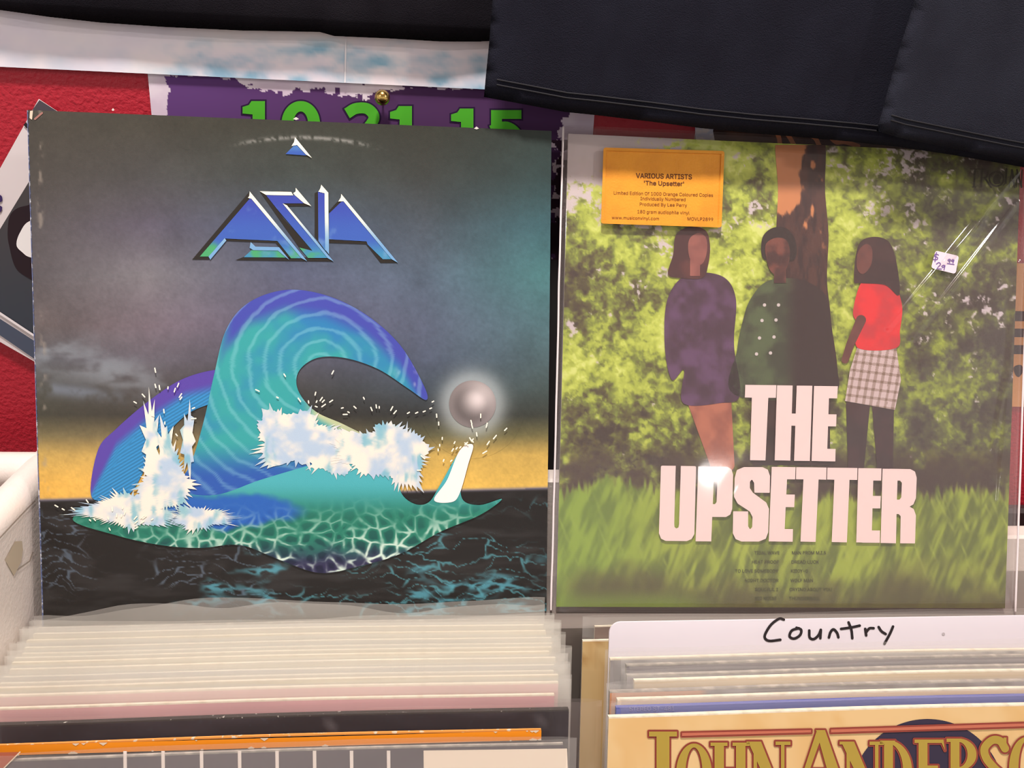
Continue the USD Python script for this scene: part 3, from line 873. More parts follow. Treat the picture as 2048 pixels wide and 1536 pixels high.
picture('printed_picture', PU, np.linspace(0, S, 460), np.linspace(0, S, 460), .0001, park, U, 'print_sleeve')


def bark(p):
    x, y = p[:, 0], p[:, 1]
    c = mixc((74, 46, 40), (48, 30, 30), ss(.35, .65, nz(p, 9, 91, 3, 40)))
    o = ss(1625, 1575, x + (y - 290) * .10) * ss(440, 400, y) + .30 * ss(620, 480, y)
    c = mixc(c, (206, 134, 84), ss(.52, .62, nz(p, 13, 92, 4, 30) * .7 + o * .42) * .9)
    return mixc(c, (52, 34, 34), ss(600, 680, y))


ink('tree_trunk', blob([(1553, 270), (1556, 380), (1552, 470), (1550, 620), (1545, 785), (1668, 785), (1662, 640), (1654, 560), (1657, 470), (1650, 380), (1648, 275), (1600, 262)], 6).intersection(box(1500, 290, 1700, 785)), PU, .0003, bark, U, size=4, mat='print_sleeve')


# three plain stand-in figures on the lawn, seen as flat print
def cap_(a, b_, ra, rb):
    return unary_union([Point(a).buffer(ra), Point(b_).buffer(rb)]).convex_hull


def shade(c0, c1, seed, s=30):
    return lambda p: mixc(c0, c1, ss(.35, .65, nz(p, s, seed)))


SK1, SK2 = (150, 92, 82), (104, 60, 54)
FIG = [
    # standing in purple, arms down
    ('skin', unary_union([cap_((1398, 790), (1436, 930), 27, 15), cap_((1440, 790), (1456, 930), 22, 13)]), shade((172, 106, 84), (142, 84, 70), 1), .0005),
    ('clothes', blob([(1358, 560), (1400, 545), (1450, 556), (1472, 600), (1468, 690), (1480, 790), (1440, 806), (1366, 806), (1368, 740), (1344, 760), (1330, 700), (1332, 610)]), shade((92, 64, 96), (66, 44, 60), 2), .0007),
    ('hair', blob([(1352, 470), (1378, 454), (1410, 460), (1420, 490), (1416, 530), (1404, 556), (1360, 556), (1336, 548), (1346, 510)]), shade((88, 48, 46), (66, 36, 38), 3), .0009),
    ('skin', unary_union([blob([(1378, 480), (1396, 466), (1412, 476), (1414, 502), (1406, 526), (1390, 530), (1378, 512)]), box(1380, 520, 1400, 552)]), shade(SK1, (128, 76, 70), 4), .0011),
    # standing in a green coat before the trunk
    ('clothes', blob([(1500, 600), (1530, 565), (1575, 556), (1620, 566), (1655, 600), (1664, 700), (1664, 790), (1470, 790), (1474, 700), (1486, 640)]), lambda p: mixc(mixc((56, 60, 46), (78, 92, 62), ss(.35, .65, nz(p, 40, 5))), (48, 34, 34), ss(1560, 1600, p[:, 0])), .0007),
    ('clothes', box(1505, 780, 1660, 930), shade((58, 40, 38), (44, 30, 30), 6), .0006),
    ('hair', blob([(1524, 478), (1545, 456), (1575, 458), (1592, 486), (1586, 520), (1530, 520)]), (40, 30, 28), .0009),
    ('skin', unary_union([blob([(1532, 488), (1550, 476), (1572, 480), (1580, 505), (1574, 535), (1558, 552), (1540, 540), (1532, 512)]), box(1548, 540, 1572, 566)]), shade((112, 64, 54), (64, 38, 36), 7, 20), .0011),
    # standing in a red top and pale checked skirt
    ('clothes', unary_union([cap_((1716, 810), (1712, 935), 24, 16), cap_((1766, 810), (1770, 935), 22, 16)]), shade((62, 40, 42), (52, 36, 38), 8), .0005),
    ('clothes', blob([(1722, 566), (1752, 552), (1786, 566), (1804, 610), (1800, 660), (1792, 696), (1716, 696), (1716, 650), (1706, 624)]), shade((214, 40, 46), (186, 44, 52), 9), .0009),
    ('hair', blob([(1716, 492), (1744, 474), (1778, 484), (1794, 530), (1798, 590), (1770, 570), (1722, 566), (1708, 560)]), shade((62, 40, 40), (50, 32, 34), 10), .0011),
    ('skin', blob([(1716, 504), (1732, 488), (1744, 498), (1742, 530), (1726, 548), (1714, 536)]), shade(SK2, (84, 50, 48), 11), .0013),
    ('skin', unary_union([cap_((1722, 640), (1700, 690), 10, 8), cap_((1700, 690), (1690, 720), 8, 7)]), shade(SK2, (90, 52, 48), 12), .0010),
]
for nm, g, col, off in FIG:
    ink('printed_' + nm, g, PU, off, col, U, size=6 if callable(col) else None, mat='print_sleeve')


def plaid(p):
    a = p[:, 0] + (p[:, 1] - 690) * .18; b_ = p[:, 1] - (p[:, 0] - 1700) * .12
    k = (np.abs((a / 15) % 1 - .5) < .2).astype(float) * .45 + (np.abs((b_ / 17) % 1 - .5) < .16) * .4
    return mixc((196, 176, 176), (112, 90, 74), np.clip(k, 0, 1))


ink('printed_skirt', Polygon([(1716, 690), (1792, 692), (1802, 760), (1790, 820), (1690, 802), (1700, 740)]), PU, .0008, plaid, U, size=2.2, mat='print_sleeve')
for i, (x, y) in enumerate([(1529, 610), (1557, 610), (1524, 641), (1552, 640), (1519, 676), (1548, 674), (1513, 708), (1541, 706)]):
    ink('coat_button', Point(x, y).buffer(3.4, 4), PU, .0009, (196, 186, 184), U, mat='print_sleeve')

# big block letters
w_ = lambda pts: Polygon([(1280 + a / 3.2, 740 + b / 3.2) for a, b in pts]).buffer(0)
rnd = lambda g, r=5: g.buffer(-r).buffer(2 * r).buffer(-r)
cut = lambda a, *bs: a.difference(unary_union(bs))
GL = [
    w_([(674, 95), (873, 97), (870, 178), (821, 178), (803, 579), (704, 577), (716, 177), (671, 176)]),
    unary_union([w_([(877, 98), (977, 99), (962, 580), (862, 578)]), w_([(1003, 100), (1103, 101), (1087, 582), (986, 581)]), w_([(960, 278), (1010, 279), (1006, 357), (955, 356)])]),
    unary_union([w_([(1114, 102), (1212, 103), (1196, 584), (1098, 582)]), w_([(1150, 102), (1266, 104), (1262, 182), (1150, 180)]), w_([(1150, 283), (1258, 284), (1255, 361), (1150, 360)]), w_([(1140, 504), (1252, 505), (1250, 585), (1140, 583)])]),
    cut(rnd(w_([(134, 612), (359, 615), (348, 1050), (330, 1082), (300, 1095), (165, 1094), (135, 1080), (121, 1045)]), 3), w_([(229, 600), (262, 600), (250, 985), (246, 1008), (232, 1014), (221, 1005), (219, 985)])),
    cut(unary_union([w_([(373, 617), (475, 618), (456, 1097), (356, 1096)]), w_([(420, 617), (560, 620), (585, 635), (596, 670), (590, 890), (578, 925), (550, 941), (420, 940)])]), w_([(472, 697), (486, 697), (496, 712), (490, 845), (480, 858), (466, 858)])),
    rnd(w_([(830, 786), (732, 785), (730, 722), (716, 700), (704, 715), (703, 755), (722, 785), (808, 848), (826, 890), (820, 1040), (805, 1080), (760, 1098), (650, 1098), (612, 1082), (594, 1045), (596, 904), (692, 905), (692, 1000), (704, 1020), (718, 1005), (720, 940), (702, 905), (625, 855), (602, 812), (606, 690), (620, 640), (665, 621), (785, 622), (818, 638), (832, 678)]), 1.2),
    unary_union([w_([(843, 620), (945, 621), (922, 1098), (824, 1097)]), w_([(880, 620), (996, 622), (993, 700), (880, 699)]), w_([(880, 796), (991, 797), (987, 878), (880, 877)]), w_([(870, 1017), (979, 1018), (977, 1099), (870, 1098)])]),
    w_([(1000, 622), (1194, 624), (1192, 702), (1143, 701), (1124, 1100), (1027, 1098), (1046, 700), (998, 699)]),
    w_([(1199, 625), (1392, 627), (1390, 704), (1341, 703), (1324, 1103), (1227, 1101), (1244, 702), (1197, 701)]),
    unary_union([w_([(1397, 628), (1495, 629), (1482, 1105), (1384, 1103)]), w_([(1430, 628), (1546, 630), (1543, 708), (1430, 707)]), w_([(1430, 805), (1541, 806), (1538, 886), (1430, 885)]), w_([(1420, 1026), (1536, 1027), (1535, 1106), (1420, 1105)])]),
    cut(unary_union([w_([(1552, 632), (1650, 633), (1638, 1109), (1540, 1107)]), w_([(1600, 632), (1730, 634), (1760, 650), (1771, 690), (1766, 820), (1750, 860), (1725, 874), (1752, 890), (1766, 930), (1760, 1110), (1665, 1109), (1668, 935), (1655, 922), (1600, 922)])]), w_([(1648, 708), (1664, 708), (1676, 722), (1672, 815), (1660, 830), (1644, 830)]), w_([(1642, 922), (1655, 922), (1668, 938), (1664, 1115), (1638, 1115)])),
]
for g in GL:
    ink('block_letter', g, PU, .0017, (232, 206, 203), U, mat='print_sleeve')
TR = [('TIDAL WAVE', 'MAN FROM M.I.5', 1105.6, 1508.5, 1559, 1584, 1652), ('HEAT PROOF', 'DREAD LUCK', 1124, 1504, 1558, 1583, 1638), ('TO LOVE SOMEBODY', 'KIDDY-O', 1142, 1470, 1557, 1582, 1616),
      ('NIGHT DOCTOR', 'WOLF MAN', 1161, 1490, 1557, 1581, 1626), ('SOULFUL I', 'CRYING ABOUT YOU', 1179, 1510, 1556, 1579, 1664), ('BIG NOISE', 'THUNDERBALL', 1196.6, 1510, 1553, 1578, 1640)]
ink_words('track_list', [(a, x0, x1, y + 3, 0, 6.2, True) for a, b_, y, x0, x1, x2, x3 in TR] + [(b_, x2, x3, y + 3, 0, 6.2, True) for a, b_, y, x0, x1, x2, x3 in TR], PU, .0005, (66, 70, 30), U, 'print_sleeve')
bar = lambda x0, y0, x1, y1, r=1.2: LineString([(x0, y0), (x1, y1)]).buffer(r, 3)
TRO = [bar(1941, 338, 1960, 338, 1), bar(1950, 338, 1948, 373, 2), bar(1945, 374, 1952, 374, 1), bar(1964, 338, 1962, 373, 2), bar(1964, 338, 1976, 342, 1), bar(1976, 342, 1974, 353, 1.5), bar(1974, 354, 1964, 355, 1), bar(1969, 355, 1982, 374, 2),
       Point(1993, 358).buffer(16).difference(Point(1993, 358).buffer(12.5)), blob([(1988, 352), (1996, 348), (2002, 354), (2000, 362), (2002, 367), (1990, 368), (1986, 360)]),
       bar(2013, 338, 2011, 366, 2), bar(2011, 366, 2007, 370, 1), bar(2018, 374, 2024, 340, 1), bar(2024, 340, 2029, 374, 2), bar(2020, 362, 2027, 362, 1), bar(2033, 374, 2034, 340, 1.2), bar(2034, 340, 2043, 374, 2), bar(2043, 374, 2044, 340, 1.2)]
ink('lettering', unary_union(TRO), PU, .0005, (46, 46, 30), U, mat='print_sleeve')

# clear outer sleeve: front sheet with creases, side seams, back sheet
us = np.r_[np.linspace(-.004, .205, 90), np.linspace(.2056, S + .0075, 210)]; vs = np.r_[np.linspace(-.005, .150, 260), np.linspace(.152, S + .003, 80)]


def crease(u, v):
    d = .0007 * (meshkit.fbm(np.c_[u * 22, v * 9, u * 0 + 3], 3, 5) - .5)
    for (u0, v0, u1, v1, h, wd) in ((.312, .012, .222, .122, .0022, .0018), (.311, .034, .240, .128, .0021, .0018), (.286, .046, .262, .078, .0030, .0034), (.314, .075, .306, .240, .0009, .0022), (.300, .205, .309, .150, .0008, .0018), (.124, .226, .112, .250, .0004, .0060)):
        a, b_ = np.array([u0, v0]), np.array([u1, v1]); t_ = np.clip(((u - a[0]) * (b_ - a)[0] + (v - a[1]) * (b_ - a)[1]) / ((b_ - a) ** 2).sum(), 0, 1)
        dd = np.hypot(u - a[0] - t_ * (b_ - a)[0], v - a[1] - t_ * (b_ - a)[1])
        d = d + h * np.exp(-(dd / wd) ** 2) * np.sin(np.pi * np.clip(t_, .04, .96)) ** .3
    return d


Ug, Vg = np.meshgrid(us, vs, indexing='ij')
edge = np.minimum(ss(-.004, 0, Ug), ss(S + .0075, S + .001, Ug))
wf = PU.uv(Ug, Vg, .0026).reshape(-1, 3) + (crease(Ug.ravel(), Vg.ravel()) - .0028 * (1 - edge.ravel()))[:, None] * PU.n
obj('clear_cover', (wf, face_front(wf, gridfaces(len(us), len(vs)), PU.n)), 'clear_sleeve', U, smooth=True, label='clear glossy plastic outer sleeve with creases')
ub, vb = np.linspace(-.004, S + .0075, 8), np.linspace(-.005, S + .003, 8)
Ub, Vb = np.meshgrid(ub, vb, indexing='ij'); wb = PU.uv(Ub, Vb, -.0040).reshape(-1, 3) + np.where((Ub.ravel() < .0) | (Ub.ravel() > S + .003), .0037, 0)[:, None] * PU.n
obj('back_cover', (wb, face_front(wb, gridfaces(8, 8), PU.n)[:, ::-1]), 'clear_sleeve', U, smooth=True)

for u_, sd in ((-.0036, 4), (S + .0072, 9)):
    vv = np.linspace(-.004, S + .002, 60)
    P = PU.uv(np.full(60, u_) + .0006 * (meshkit.fbm(np.c_[vv * 30, vv * 0, vv * 0 + sd], 2, sd) - .5), vv, .0006)
    obj('sleeve_seam', trimesh.creation.sweep_polygon(Point(0, 0).buffer(.0007, 3), P), 'seam_plastic', U, smooth=True)
# orange sticker on the plastic
st = Polygon([(1207, 295), (1449, 302), (1443, 455), (1202, 447)]).buffer(-5).buffer(5)
PS = Plane(PU.o + PU.n * .0038, PU.x, PU.d)


def slab(g, plane, o0, o1):
    parts = []
    for p_ in polys(g):
        m = trimesh.creation.extrude_polygon(p_, 1.0, engine='earcut')
        v = m.vertices; a = plane.at(v[:, :2], o0); b_ = plane.at(v[:, :2], o1)
        w = np.where(v[:, 2:] > .5, b_, a)
        mm = trimesh.Trimesh(w, m.faces, process=False)
        if mm.volume < 0:
            mm.invert()
        parts.append(mm)
    return cat_(*parts)


sk = thing('sticker', 'orange rectangular sticker with dark printed lines, at the upper left of the park picture', 'sticker', PS.at([[1325, 450]])[0])
obj('sticker_base', slab(st, PS, 0, .0003), 'sticker_orange', sk)
obj('raised_rim', slab(st.difference(st.buffer(-6)), PS, .0003, .0010), 'sticker_orange', sk)
BRN = (104, 54, 16)
ink_words('sticker_text', [('VARIOUS ARTISTS', 1272, 1384, 355.6, .024, 9.3, True), ("'The Upsetter'", 1288, 1368, 370, .024, 8.5, True)], PS, .0005, (84, 42, 14), sk)
ink_words('sticker_text', [('Limited Edition Of 1000 Orange Coloured Copies', 1227.6, 1426, 388.7, .024, 6.4), ('Individually Numbered', 1281, 1371, 400, .024, 6.4), ('Produced By Lee Perry', 1279.5, 1374, 411.4, .024, 6.4),
                           ('180 gram audiophile vinyl', 1275, 1379, 426.3, .024, 6.4), ('www.musiconvinyl.com', 1223.5, 1318, 438, .024, 6.2), ('MOVLP2899', 1375, 1426.5, 440.6, .024, 6.4)], PS, .0005, BRN, sk)
# price tag
pt = Polygon([(1871, 501), (1918, 512), (1911, 548), (1862, 536)]).buffer(-5).buffer(5)
pg = thing('price_tag', 'small white price tag with purple handwriting on the clear plastic', 'price tag', PS.at([[1890, 540]])[0])
obj('tag_paper', slab(pt, PS, .0002, .0004), 'label_paper', pg)
hw = [[(1877, 510), (1872, 508), (1869, 512), (1875, 515), (1874, 519), (1867, 519)], [(1873, 505), (1870, 523)], [(1873, 528), (1878, 525), (1881, 529), (1874, 537), (1883, 538)], [(1888, 530), (1884, 532), (1886, 535), (1890, 531), (1888, 540)],
      [(1899, 518), (1896, 520), (1898, 522), (1901, 519), (1899, 525)], [(1906, 519), (1903, 521), (1905, 523), (1908, 520), (1906, 526)], [(1895, 527), (1908, 529)]]
ink('handwriting', unary_union([LineString(curve(h_, 5)).buffer(.9, 3) for h_ in hw]), PS, .0006, (112, 84, 150), pg)

# ------------------------------------------------------------------ records standing in the bin
LEAN = math.radians(15.5)
UP = np.array([0, math.sin(LEAN), math.cos(LEAN)]); NF = np.array([0, -math.cos(LEAN), math.sin(LEAN)])


def y_of(py, px=600, z=-.332):
    r = ray([[px, py]])[0]
    return r[1] * z / r[2]


def standing(o, w, h, th, nseg, bow, seed, top=0.0):
    """A slim card standing on its edge: top left front corner o, bowed a little along its width."""
    xs = np.linspace(0, w, nseg)
    r = np.random.default_rng(seed)
    ph = r.random(3) * 6.28
    b_ = bow * (np.sin(xs / w * 3.1 + ph[0]) + .5 * np.sin(xs / w * 7 + ph[1]))
    tz = top * np.sin(xs / w * 5 + ph[2])
    V = []
    for vv in (0, -.02, -h):
        k = 1 if vv > -.1 else .2
        for nn in (0, -th):
            V.append(o + np.outer(xs, [1, 0, 0]) + vv * UP + nn * NF + np.outer(b_ * k, NF) + np.outer(tz * (vv > -.1), UP))
    V = np.array(V)                                 # 6 rows: top f, top b, mid f, mid b, low f, low b
    n = nseg; F_ = []
    loop = [0, 2, 4, 5, 3, 1]
    for a, c in zip(loop, loop[1:] + loop[:1]):
        for i in range(n - 1):
            F_ += [[a * n + i, c * n + i, c * n + i + 1], [a * n + i, c * n + i + 1, a * n + i + 1]]
    for e in (0, n - 1):
        ids = [k * n + e for k in loop]
        for i in range(1, 5):
            F_.append([ids[0], ids[i], ids[i + 1]] if e else [ids[0], ids[i + 1], ids[i]])
    m = trimesh.Trimesh(V.reshape(-1, 3), F_, process=False)
    if m.volume < 0:
        m.invert()
    return m, xs, b_, tz


def outer(o, w, h, th, seed, mt, ml, mr, wave, bowx, bowy, ripple=.0022):
    """Plastic outer sleeve: front and back sheets, open and wavy at the top, joined at the sides."""
    n, k = 44, 9
    xs = np.linspace(-ml, w + mr, n); vs_ = np.r_[np.linspace(mt, -.03, k - 1), -h]
    r = np.random.default_rng(seed)
    X, V_ = np.meshgrid(xs, vs_, indexing='ij')
    parts = []
    for s in (1, -1):
        wv = wave * (meshkit.fbm(np.c_[X.ravel() * 16, V_.ravel() * 25 + s, np.full(X.size, seed * 1.7)], 3, seed) - .5) * 2 * np.clip((V_.ravel() + .02) / .02, .12, 1)
        side_ = np.minimum(np.clip((X.ravel() + ml) / .004, 0, 1), np.clip((w + mr - X.ravel()) / .004, 0, 1))
        off = (.0006 if s > 0 else -th - .0005)
        off = -th / 2 + (off + th / 2) * side_ + np.interp(X.ravel(), bowx, bowy) * np.clip(1 + V_.ravel() / .3, .2, 1)
        wv = wave * .5 + wv * .5 if s > 0 else -wave * .5 + wv * .5
        wv = wv * np.clip((V_.ravel() + .03) / .03, 0, 1) * (1 + (1.5 if ripple > .005 else .15) * (V_.ravel() > .004))
        tz = ripple * (meshkit.fbm(np.c_[xs * 9, xs * 0 + s, xs * 0 + seed], 3, seed + 9) - .5) * 2
        P = o + np.outer(X.ravel(), [1, 0, 0]) + np.outer(V_.ravel() + np.repeat(tz, k) * (V_.ravel() > 0), UP) + np.outer(off + wv, NF)
        f = face_front(P, gridfaces(n, k), NF * s)
        parts.append(trimesh.Trimesh(P, f, process=False))
    return cat_(*parts)


BOWSEED = 3


def record(label, x0, x1, y, dz, th, colour, edge_mat, group=None, cover='milky_sleeve', mt=.007, ml=.003, mr=.008, wave=.0012, seed=1, bow=.0012, h=.305, noise_amp=.10, name='record_sleeve', ripple=.0022):
    o = np.array([x0, y, TOP + dz])
    t = thing(name, label, 'record sleeve', o + [(x1 - x0) / 2, 0, 0] - UP * h, group)
    m, xs, b_, tz = standing(o, x1 - x0, h, th, 26, bow, BOWSEED, .0006)
    obj('sleeve_card', m, edge_mat, t, smooth=30)
    # printed front of the card, following its bow
    vs_ = np.array([-.0008, -.006, -.012, -.02, -.05, -h * .98])
    X, V_ = np.meshgrid(np.linspace(0, x1 - x0, 60), vs_, indexing='ij')
    bb = np.interp(X.ravel(), xs, b_); tt = np.interp(X.ravel(), xs, tz)
    lowk = np.where(V_.ravel() > -.1, 1, .2); low = np.interp(-V_.ravel(), [0, .02, h], [1, 1, .2])
    P = o + np.outer(X.ravel(), [1, 0, 0]) + np.outer(V_.ravel() + tt * (V_.ravel() > -.03), UP) + np.outer(bb * low + .0002, NF)
    col = colour(proj(P)) if callable(colour) else np.broadcast_to(np.array(colour, float), (len(P), 3)) * (1 + noise_amp * 2 * (nz(np.c_[X.ravel() * 900, V_.ravel() * 3000], 60, seed) - .5))[:, None]
    obj('front_print', (P, face_front(P, gridfaces(60, len(vs_)), NF)), 'print', t, tint=srgb(np.clip(col, 0, 255)))
    if cover:
        obj('plastic_cover', outer(o, x1 - x0, h, th, seed, mt, ml, mr, wave, xs, b_, ripple), cover, t, smooth=True)
    return t, Plane(o, (1, 0, 0), -UP)


CR = (232, 222, 200)
# left row, back to front: (pixel row of the top edge, colour, edge, thickness, right edge px, plastic margins, label)
left = [
    (1246, (214, 206, 196), 'grey_edge', .0022, .074, .010, 'cream record in loose crumpled plastic, rearmost of the left row'),
    (1260, CR, 'cream_edge', .0034, .078, .006, 'cream-edged record just in front of the crumpled plastic, left row'),
    (1271, (226, 218, 198), 'cream_edge', .003, .080, .007, 'cream-edged record in milky plastic, third from the back of the left row'),
    (1282, (222, 218, 204), 'cream_edge', .003, .081, .009, 'cream-edged record in milky plastic, fourth from the back of the left row'),
    (1293, (226, 222, 208), 'cream_edge', .003, .080, .008, 'cream-edged record in milky plastic, fifth from the back of the left row'),
    (1304, CR, 'cream_edge', .003, .081, .007, 'cream-edged record in milky plastic, sixth from the back of the left row'),
    (1315, (220, 214, 196), 'cream_edge', .003, .079, .008, 'cream-edged record in milky plastic, middle of the left row, behind the thin dark gap'),
    (1326, CR, 'cream_edge', .0034, .080, .006, 'cream-edged record in milky plastic, middle of the left row, before the thin dark gap'),
    (1338, (234, 220, 194), 'cream_edge', .003, .079, .007, 'warm cream record in milky plastic, third behind the pink pair, left row'),
    (1350, (232, 220, 200), 'cream_edge', .003, .080, .008, 'warm cream record in milky plastic, second behind the pink pair, left row'),
    (1362, (230, 222, 196), 'cream_edge', .003, .081, .008, 'pale yellow record in milky plastic, directly behind the pink pair, left row'),
    (1378, (216, 168, 168), 'cream_edge', .003, .078, .010, 'pale pink record in milky plastic, rear one of the pink pair'),
    (1400, (212, 158, 162), 'cream_edge', .003, .076, .010, 'rosy pink record in plastic, front one of the pink pair, behind the black record'),
]
for i, (py, colr, em, th, xr, mt, lab) in enumerate(left):
    record(lab, -.2335 + .001 * math.sin(i * 2.1), xr - .001 + .0015 * math.cos(i * 1.7), y_of(py), .001 * math.sin(i * 1.3), .0022, colr, em, 'records in the left row', mt=mt + .001 * math.sin(i * 3), mr=.004 + .006 * ((i * 7) % 5) / 4, wave=.0009 if i else .0011, ripple=.003 if i else .011, seed=20 + i, bow=.0007)


def scuffed(p):
    c = mixc((30, 28, 36), (48, 45, 54), ss(.4, .7, nz(p, 120, 101, 3, 20)))
    return mixc(c, (196, 188, 184), ss(.70, .76, nz(p, 10, 102, 3, 6)) * .9)


record('black scuffed record between the pink and orange records, left row', -.226, .0815, y_of(1432), .0, .0036, scuffed, 'black_edge', 'records in the left row', cover='clear_sleeve', mt=.004, mr=.019, seed=51, bow=.0006, wave=.0006)
t, pl = record('dark record with a bright orange top band, left row', -.226, .064, y_of(1474), .001, .0015, (38, 30, 30), 'orange_edge', 'records in the left row', cover=None, seed=52, bow=.0003)
b0 = pl.o
w = pl.uv(np.array([0, .29, .29, 0]), np.array([.0004, .0004, .0056, .0056]), .0011)
obj('orange_band', (w, face_front(w, np.array([[0, 1, 2], [0, 2, 3]]), pl.n)), 'print', t, tint=np.broadcast_to(srgb((240, 146, 28)), (4, 3)))
rr = np.random.default_rng(4)
chips = []
for k in range(26):
    u, v = rr.random() * .29, rr.choice([.0004, .0054])
    if rr.random() < .35: u = .28 + .01 * rr.random()
    a = .0006 + .0016 * rr.random()
    chips.append(Polygon([(u - a, v), (u, v - a * .5), (u + a, v), (u, v + a * .7)]))
v2, f2 = tri(unary_union(chips).intersection(box(0, .0002, .29, .0058)))
w = pl.uv(v2[:, 0], v2[:, 1], .0013)
obj('worn_chips', (w, face_front(w, f2, pl.n)), 'print', t, tint=np.broadcast_to(srgb((226, 206, 180)), (len(w), 3))).SetCustomDataByKey('kind', 'stuff')

t, pl = record('dark grey record with white bars and a cream panel, foremost of the left row', -.2285, .0745, y_of(1501), .0, .0016, (104, 98, 102), 'grey_edge', 'records in the left row', cover='hazy_sleeve', mt=.003, ml=.004, mr=.0075, seed=53, bow=.0, wave=.0004)
for x in (250, 326, 403, 479, 554, 629, 703, 777):
    ink('white_bar', Polygon([(x - 3.5, 1502 - (x - 250) * .0015), (x + 3.5, 1502 - (x - 250) * .0015), (x + 5, 1640), (x - 2, 1640)]), pl, .0004, (232, 222, 214), t)
ink('cream_panel', Polygon([(847, 1501), (1134, 1497), (1142, 1700), (849, 1700)]), pl, .0004, (236, 222, 204), t)
ink('orange_corner', Polygon([(-60, 1506), (38, 1504), (8, 1536), (-60, 1620)]), pl, .0004, (176, 96, 70), t)
ink('cream_rule', LineString([(40, 1504), (6, 1538)]).buffer(1.2), pl, .0006, (226, 206, 180), t)

# right row
XR0 = .1035
yo = .4715
t, pl = record('yellowed worn cream record sticking out left of the white divider card', .1035, .414, .4612, -.013, .002, lambda p: mixc((206, 180, 130), (176, 140, 88), ss(.4, .7, nz(p, 24, 111))), 'cream_edge', 'records in the right row', cover=None, seed=61, bow=.0, h=.292)
t, pl = record('record in clear plastic behind the white divider card, right row', .112, .414, .4668, -.006, .0015, (120, 96, 84), 'cream_edge', 'records in the right row', cover='hazy_sleeve', mt=.006, ml=.008, mr=.004, seed=62, bow=.0, wave=.0002)

PD = Plane((.1195, .4585, TOP + .002), (1, 0, 0), -UP)
cg = unary_union([box(0, .02, .312, .30), box(.0075, 0, .3045, .05), Point(.0075, .0075).buffer(.0075), Point(.3045, .0075).buffer(.0075), box(0, .0075, .312, .05)])
m = trimesh.creation.extrude_polygon(cg, .0015, engine='earcut')
w = PD.uv(m.vertices[:, 0], m.vertices[:, 1]) + np.outer(m.vertices[:, 2] - .0015, PD.n)
m = trimesh.Trimesh(w, m.faces, process=False)
if m.volume < 0: m.invert()
t = thing('divider_card', 'white plastic divider card with rounded corner and black handwriting, below the park picture', 'divider', PD.uv(.156, .30))
obj('card_panel', m, 'divider_plastic', t)
cw = lambda pts: [(1100 + a / 2.16, 1180 + b / 2.16) for a, b in pts]
HAND = [[(1010, 128), (990, 124), (955, 150), (930, 190), (930, 210), (950, 220), (995, 215)], [(1075, 165), (1045, 175), (1035, 200), (1055, 210), (1080, 195), (1085, 172), (1065, 163)], [(1120, 175), (1122, 205), (1140, 212), (1160, 195), (1170, 172)], [(1170, 174), (1168, 208)],
        [(1205, 205), (1212, 182), (1225, 170), (1240, 185), (1246, 204)], [(1290, 140), (1302, 172), (1306, 208)], [(1258, 168), (1300, 162), (1338, 154)], [(1362, 168), (1366, 196)], [(1366, 182), (1380, 166), (1398, 165)], [(1420, 160), (1432, 178), (1450, 190)], [(1482, 158), (1468, 190), (1445, 232)]]
ink('handwriting', unary_union([LineString(curve(cw(h_), 6)).buffer(2.6, 4) for h_ in HAND]), PD, .0003, (40, 34, 38), t)
ink('smudge', Point(1887, 1268).buffer(3), PD, .0003, (190, 184, 190), t)

right = [
    (1308, .1135, .000, (206, 198, 186), 'cream_edge', 'hazy_sleeve', .0045, .003, 'pale grey record with dark marks in plastic, first in front of the divider card'),
    (1326, .1215, .002, (124, 118, 122), 'grey_edge', 'hazy_sleeve', .004, .003, 'grey record in plastic, second in front of the divider card'),
    (1341, .1205, .000, (168, 162, 164), 'grey_edge', 'hazy_sleeve', .004, .003, 'pale grey record in plastic, third in front of the divider card'),
    (1354, .1235, .001, (220, 200, 166), 'cream_edge', 'hazy_sleeve', .003, .006, 'tan record set to the right, fourth in front of the divider card'),
]
for i, (py, x0, dz, colr, em, cov, mt, ml, lab) in enumerate(right):
    c_ = colr
    if i == 0:
        c_ = lambda p: mixc(mixc((206, 200, 190), (170, 166, 164), ss(1306, 1322, p[:, 1])), (120, 112, 112), ss(.58, .7, nz(p, 16, 121, 2, 30)) * ((p[:, 0] < 1440) | (p[:, 0] > 1790)))
    record(lab, x0, x0 + .312, y_of(py, 1600), dz, .003, c_, em, 'records in the right row', cover=cov, mt=mt, ml=ml, mr=.004, seed=71 + i, bow=.0004, wave=.0008)
pc = lambda p: np.where((p[:, 0] < 1400)[:, None], np.array((196, 142, 106.)), mixc((112, 104, 104), (146, 140, 144), ss(.45, .6, nz(p, 40, 131))))
record('grey record with an orange-brown left end, in front of the tan record', .1075, .4195, y_of(1372, 1600), .0, .003, pc, 'grey_edge', 'records in the right row', cover='hazy_sleeve', mt=.004, ml=.002, mr=.004, seed=81, bow=.0003, wave=.0006)
record('cream record directly behind the blue record, right row', .1105, .4225, y_of(1388, 1600), .0, .003, (226, 204, 178), 'cream_edge', 'records in the right row', cover='hazy_sleeve', mt=.003, ml=.003, mr=.004, seed=82, bow=.0002, wave=.0005)
t, pl = record('blue record with faint capitals along its top edge, right row', .1085, .4205, y_of(1404, 1600), .0, .003, (110, 116, 172), 'blue_edge', 'records in the right row', cover='hazy_sleeve', mt=.002, ml=.003, mr=.004, seed=83, bow=.0, wave=.0003)
ink_words('lettering', [('STEREO ST-481', 1259, 1349, 1422, -.006, 9)], pl, .0005, (150, 150, 190), t)

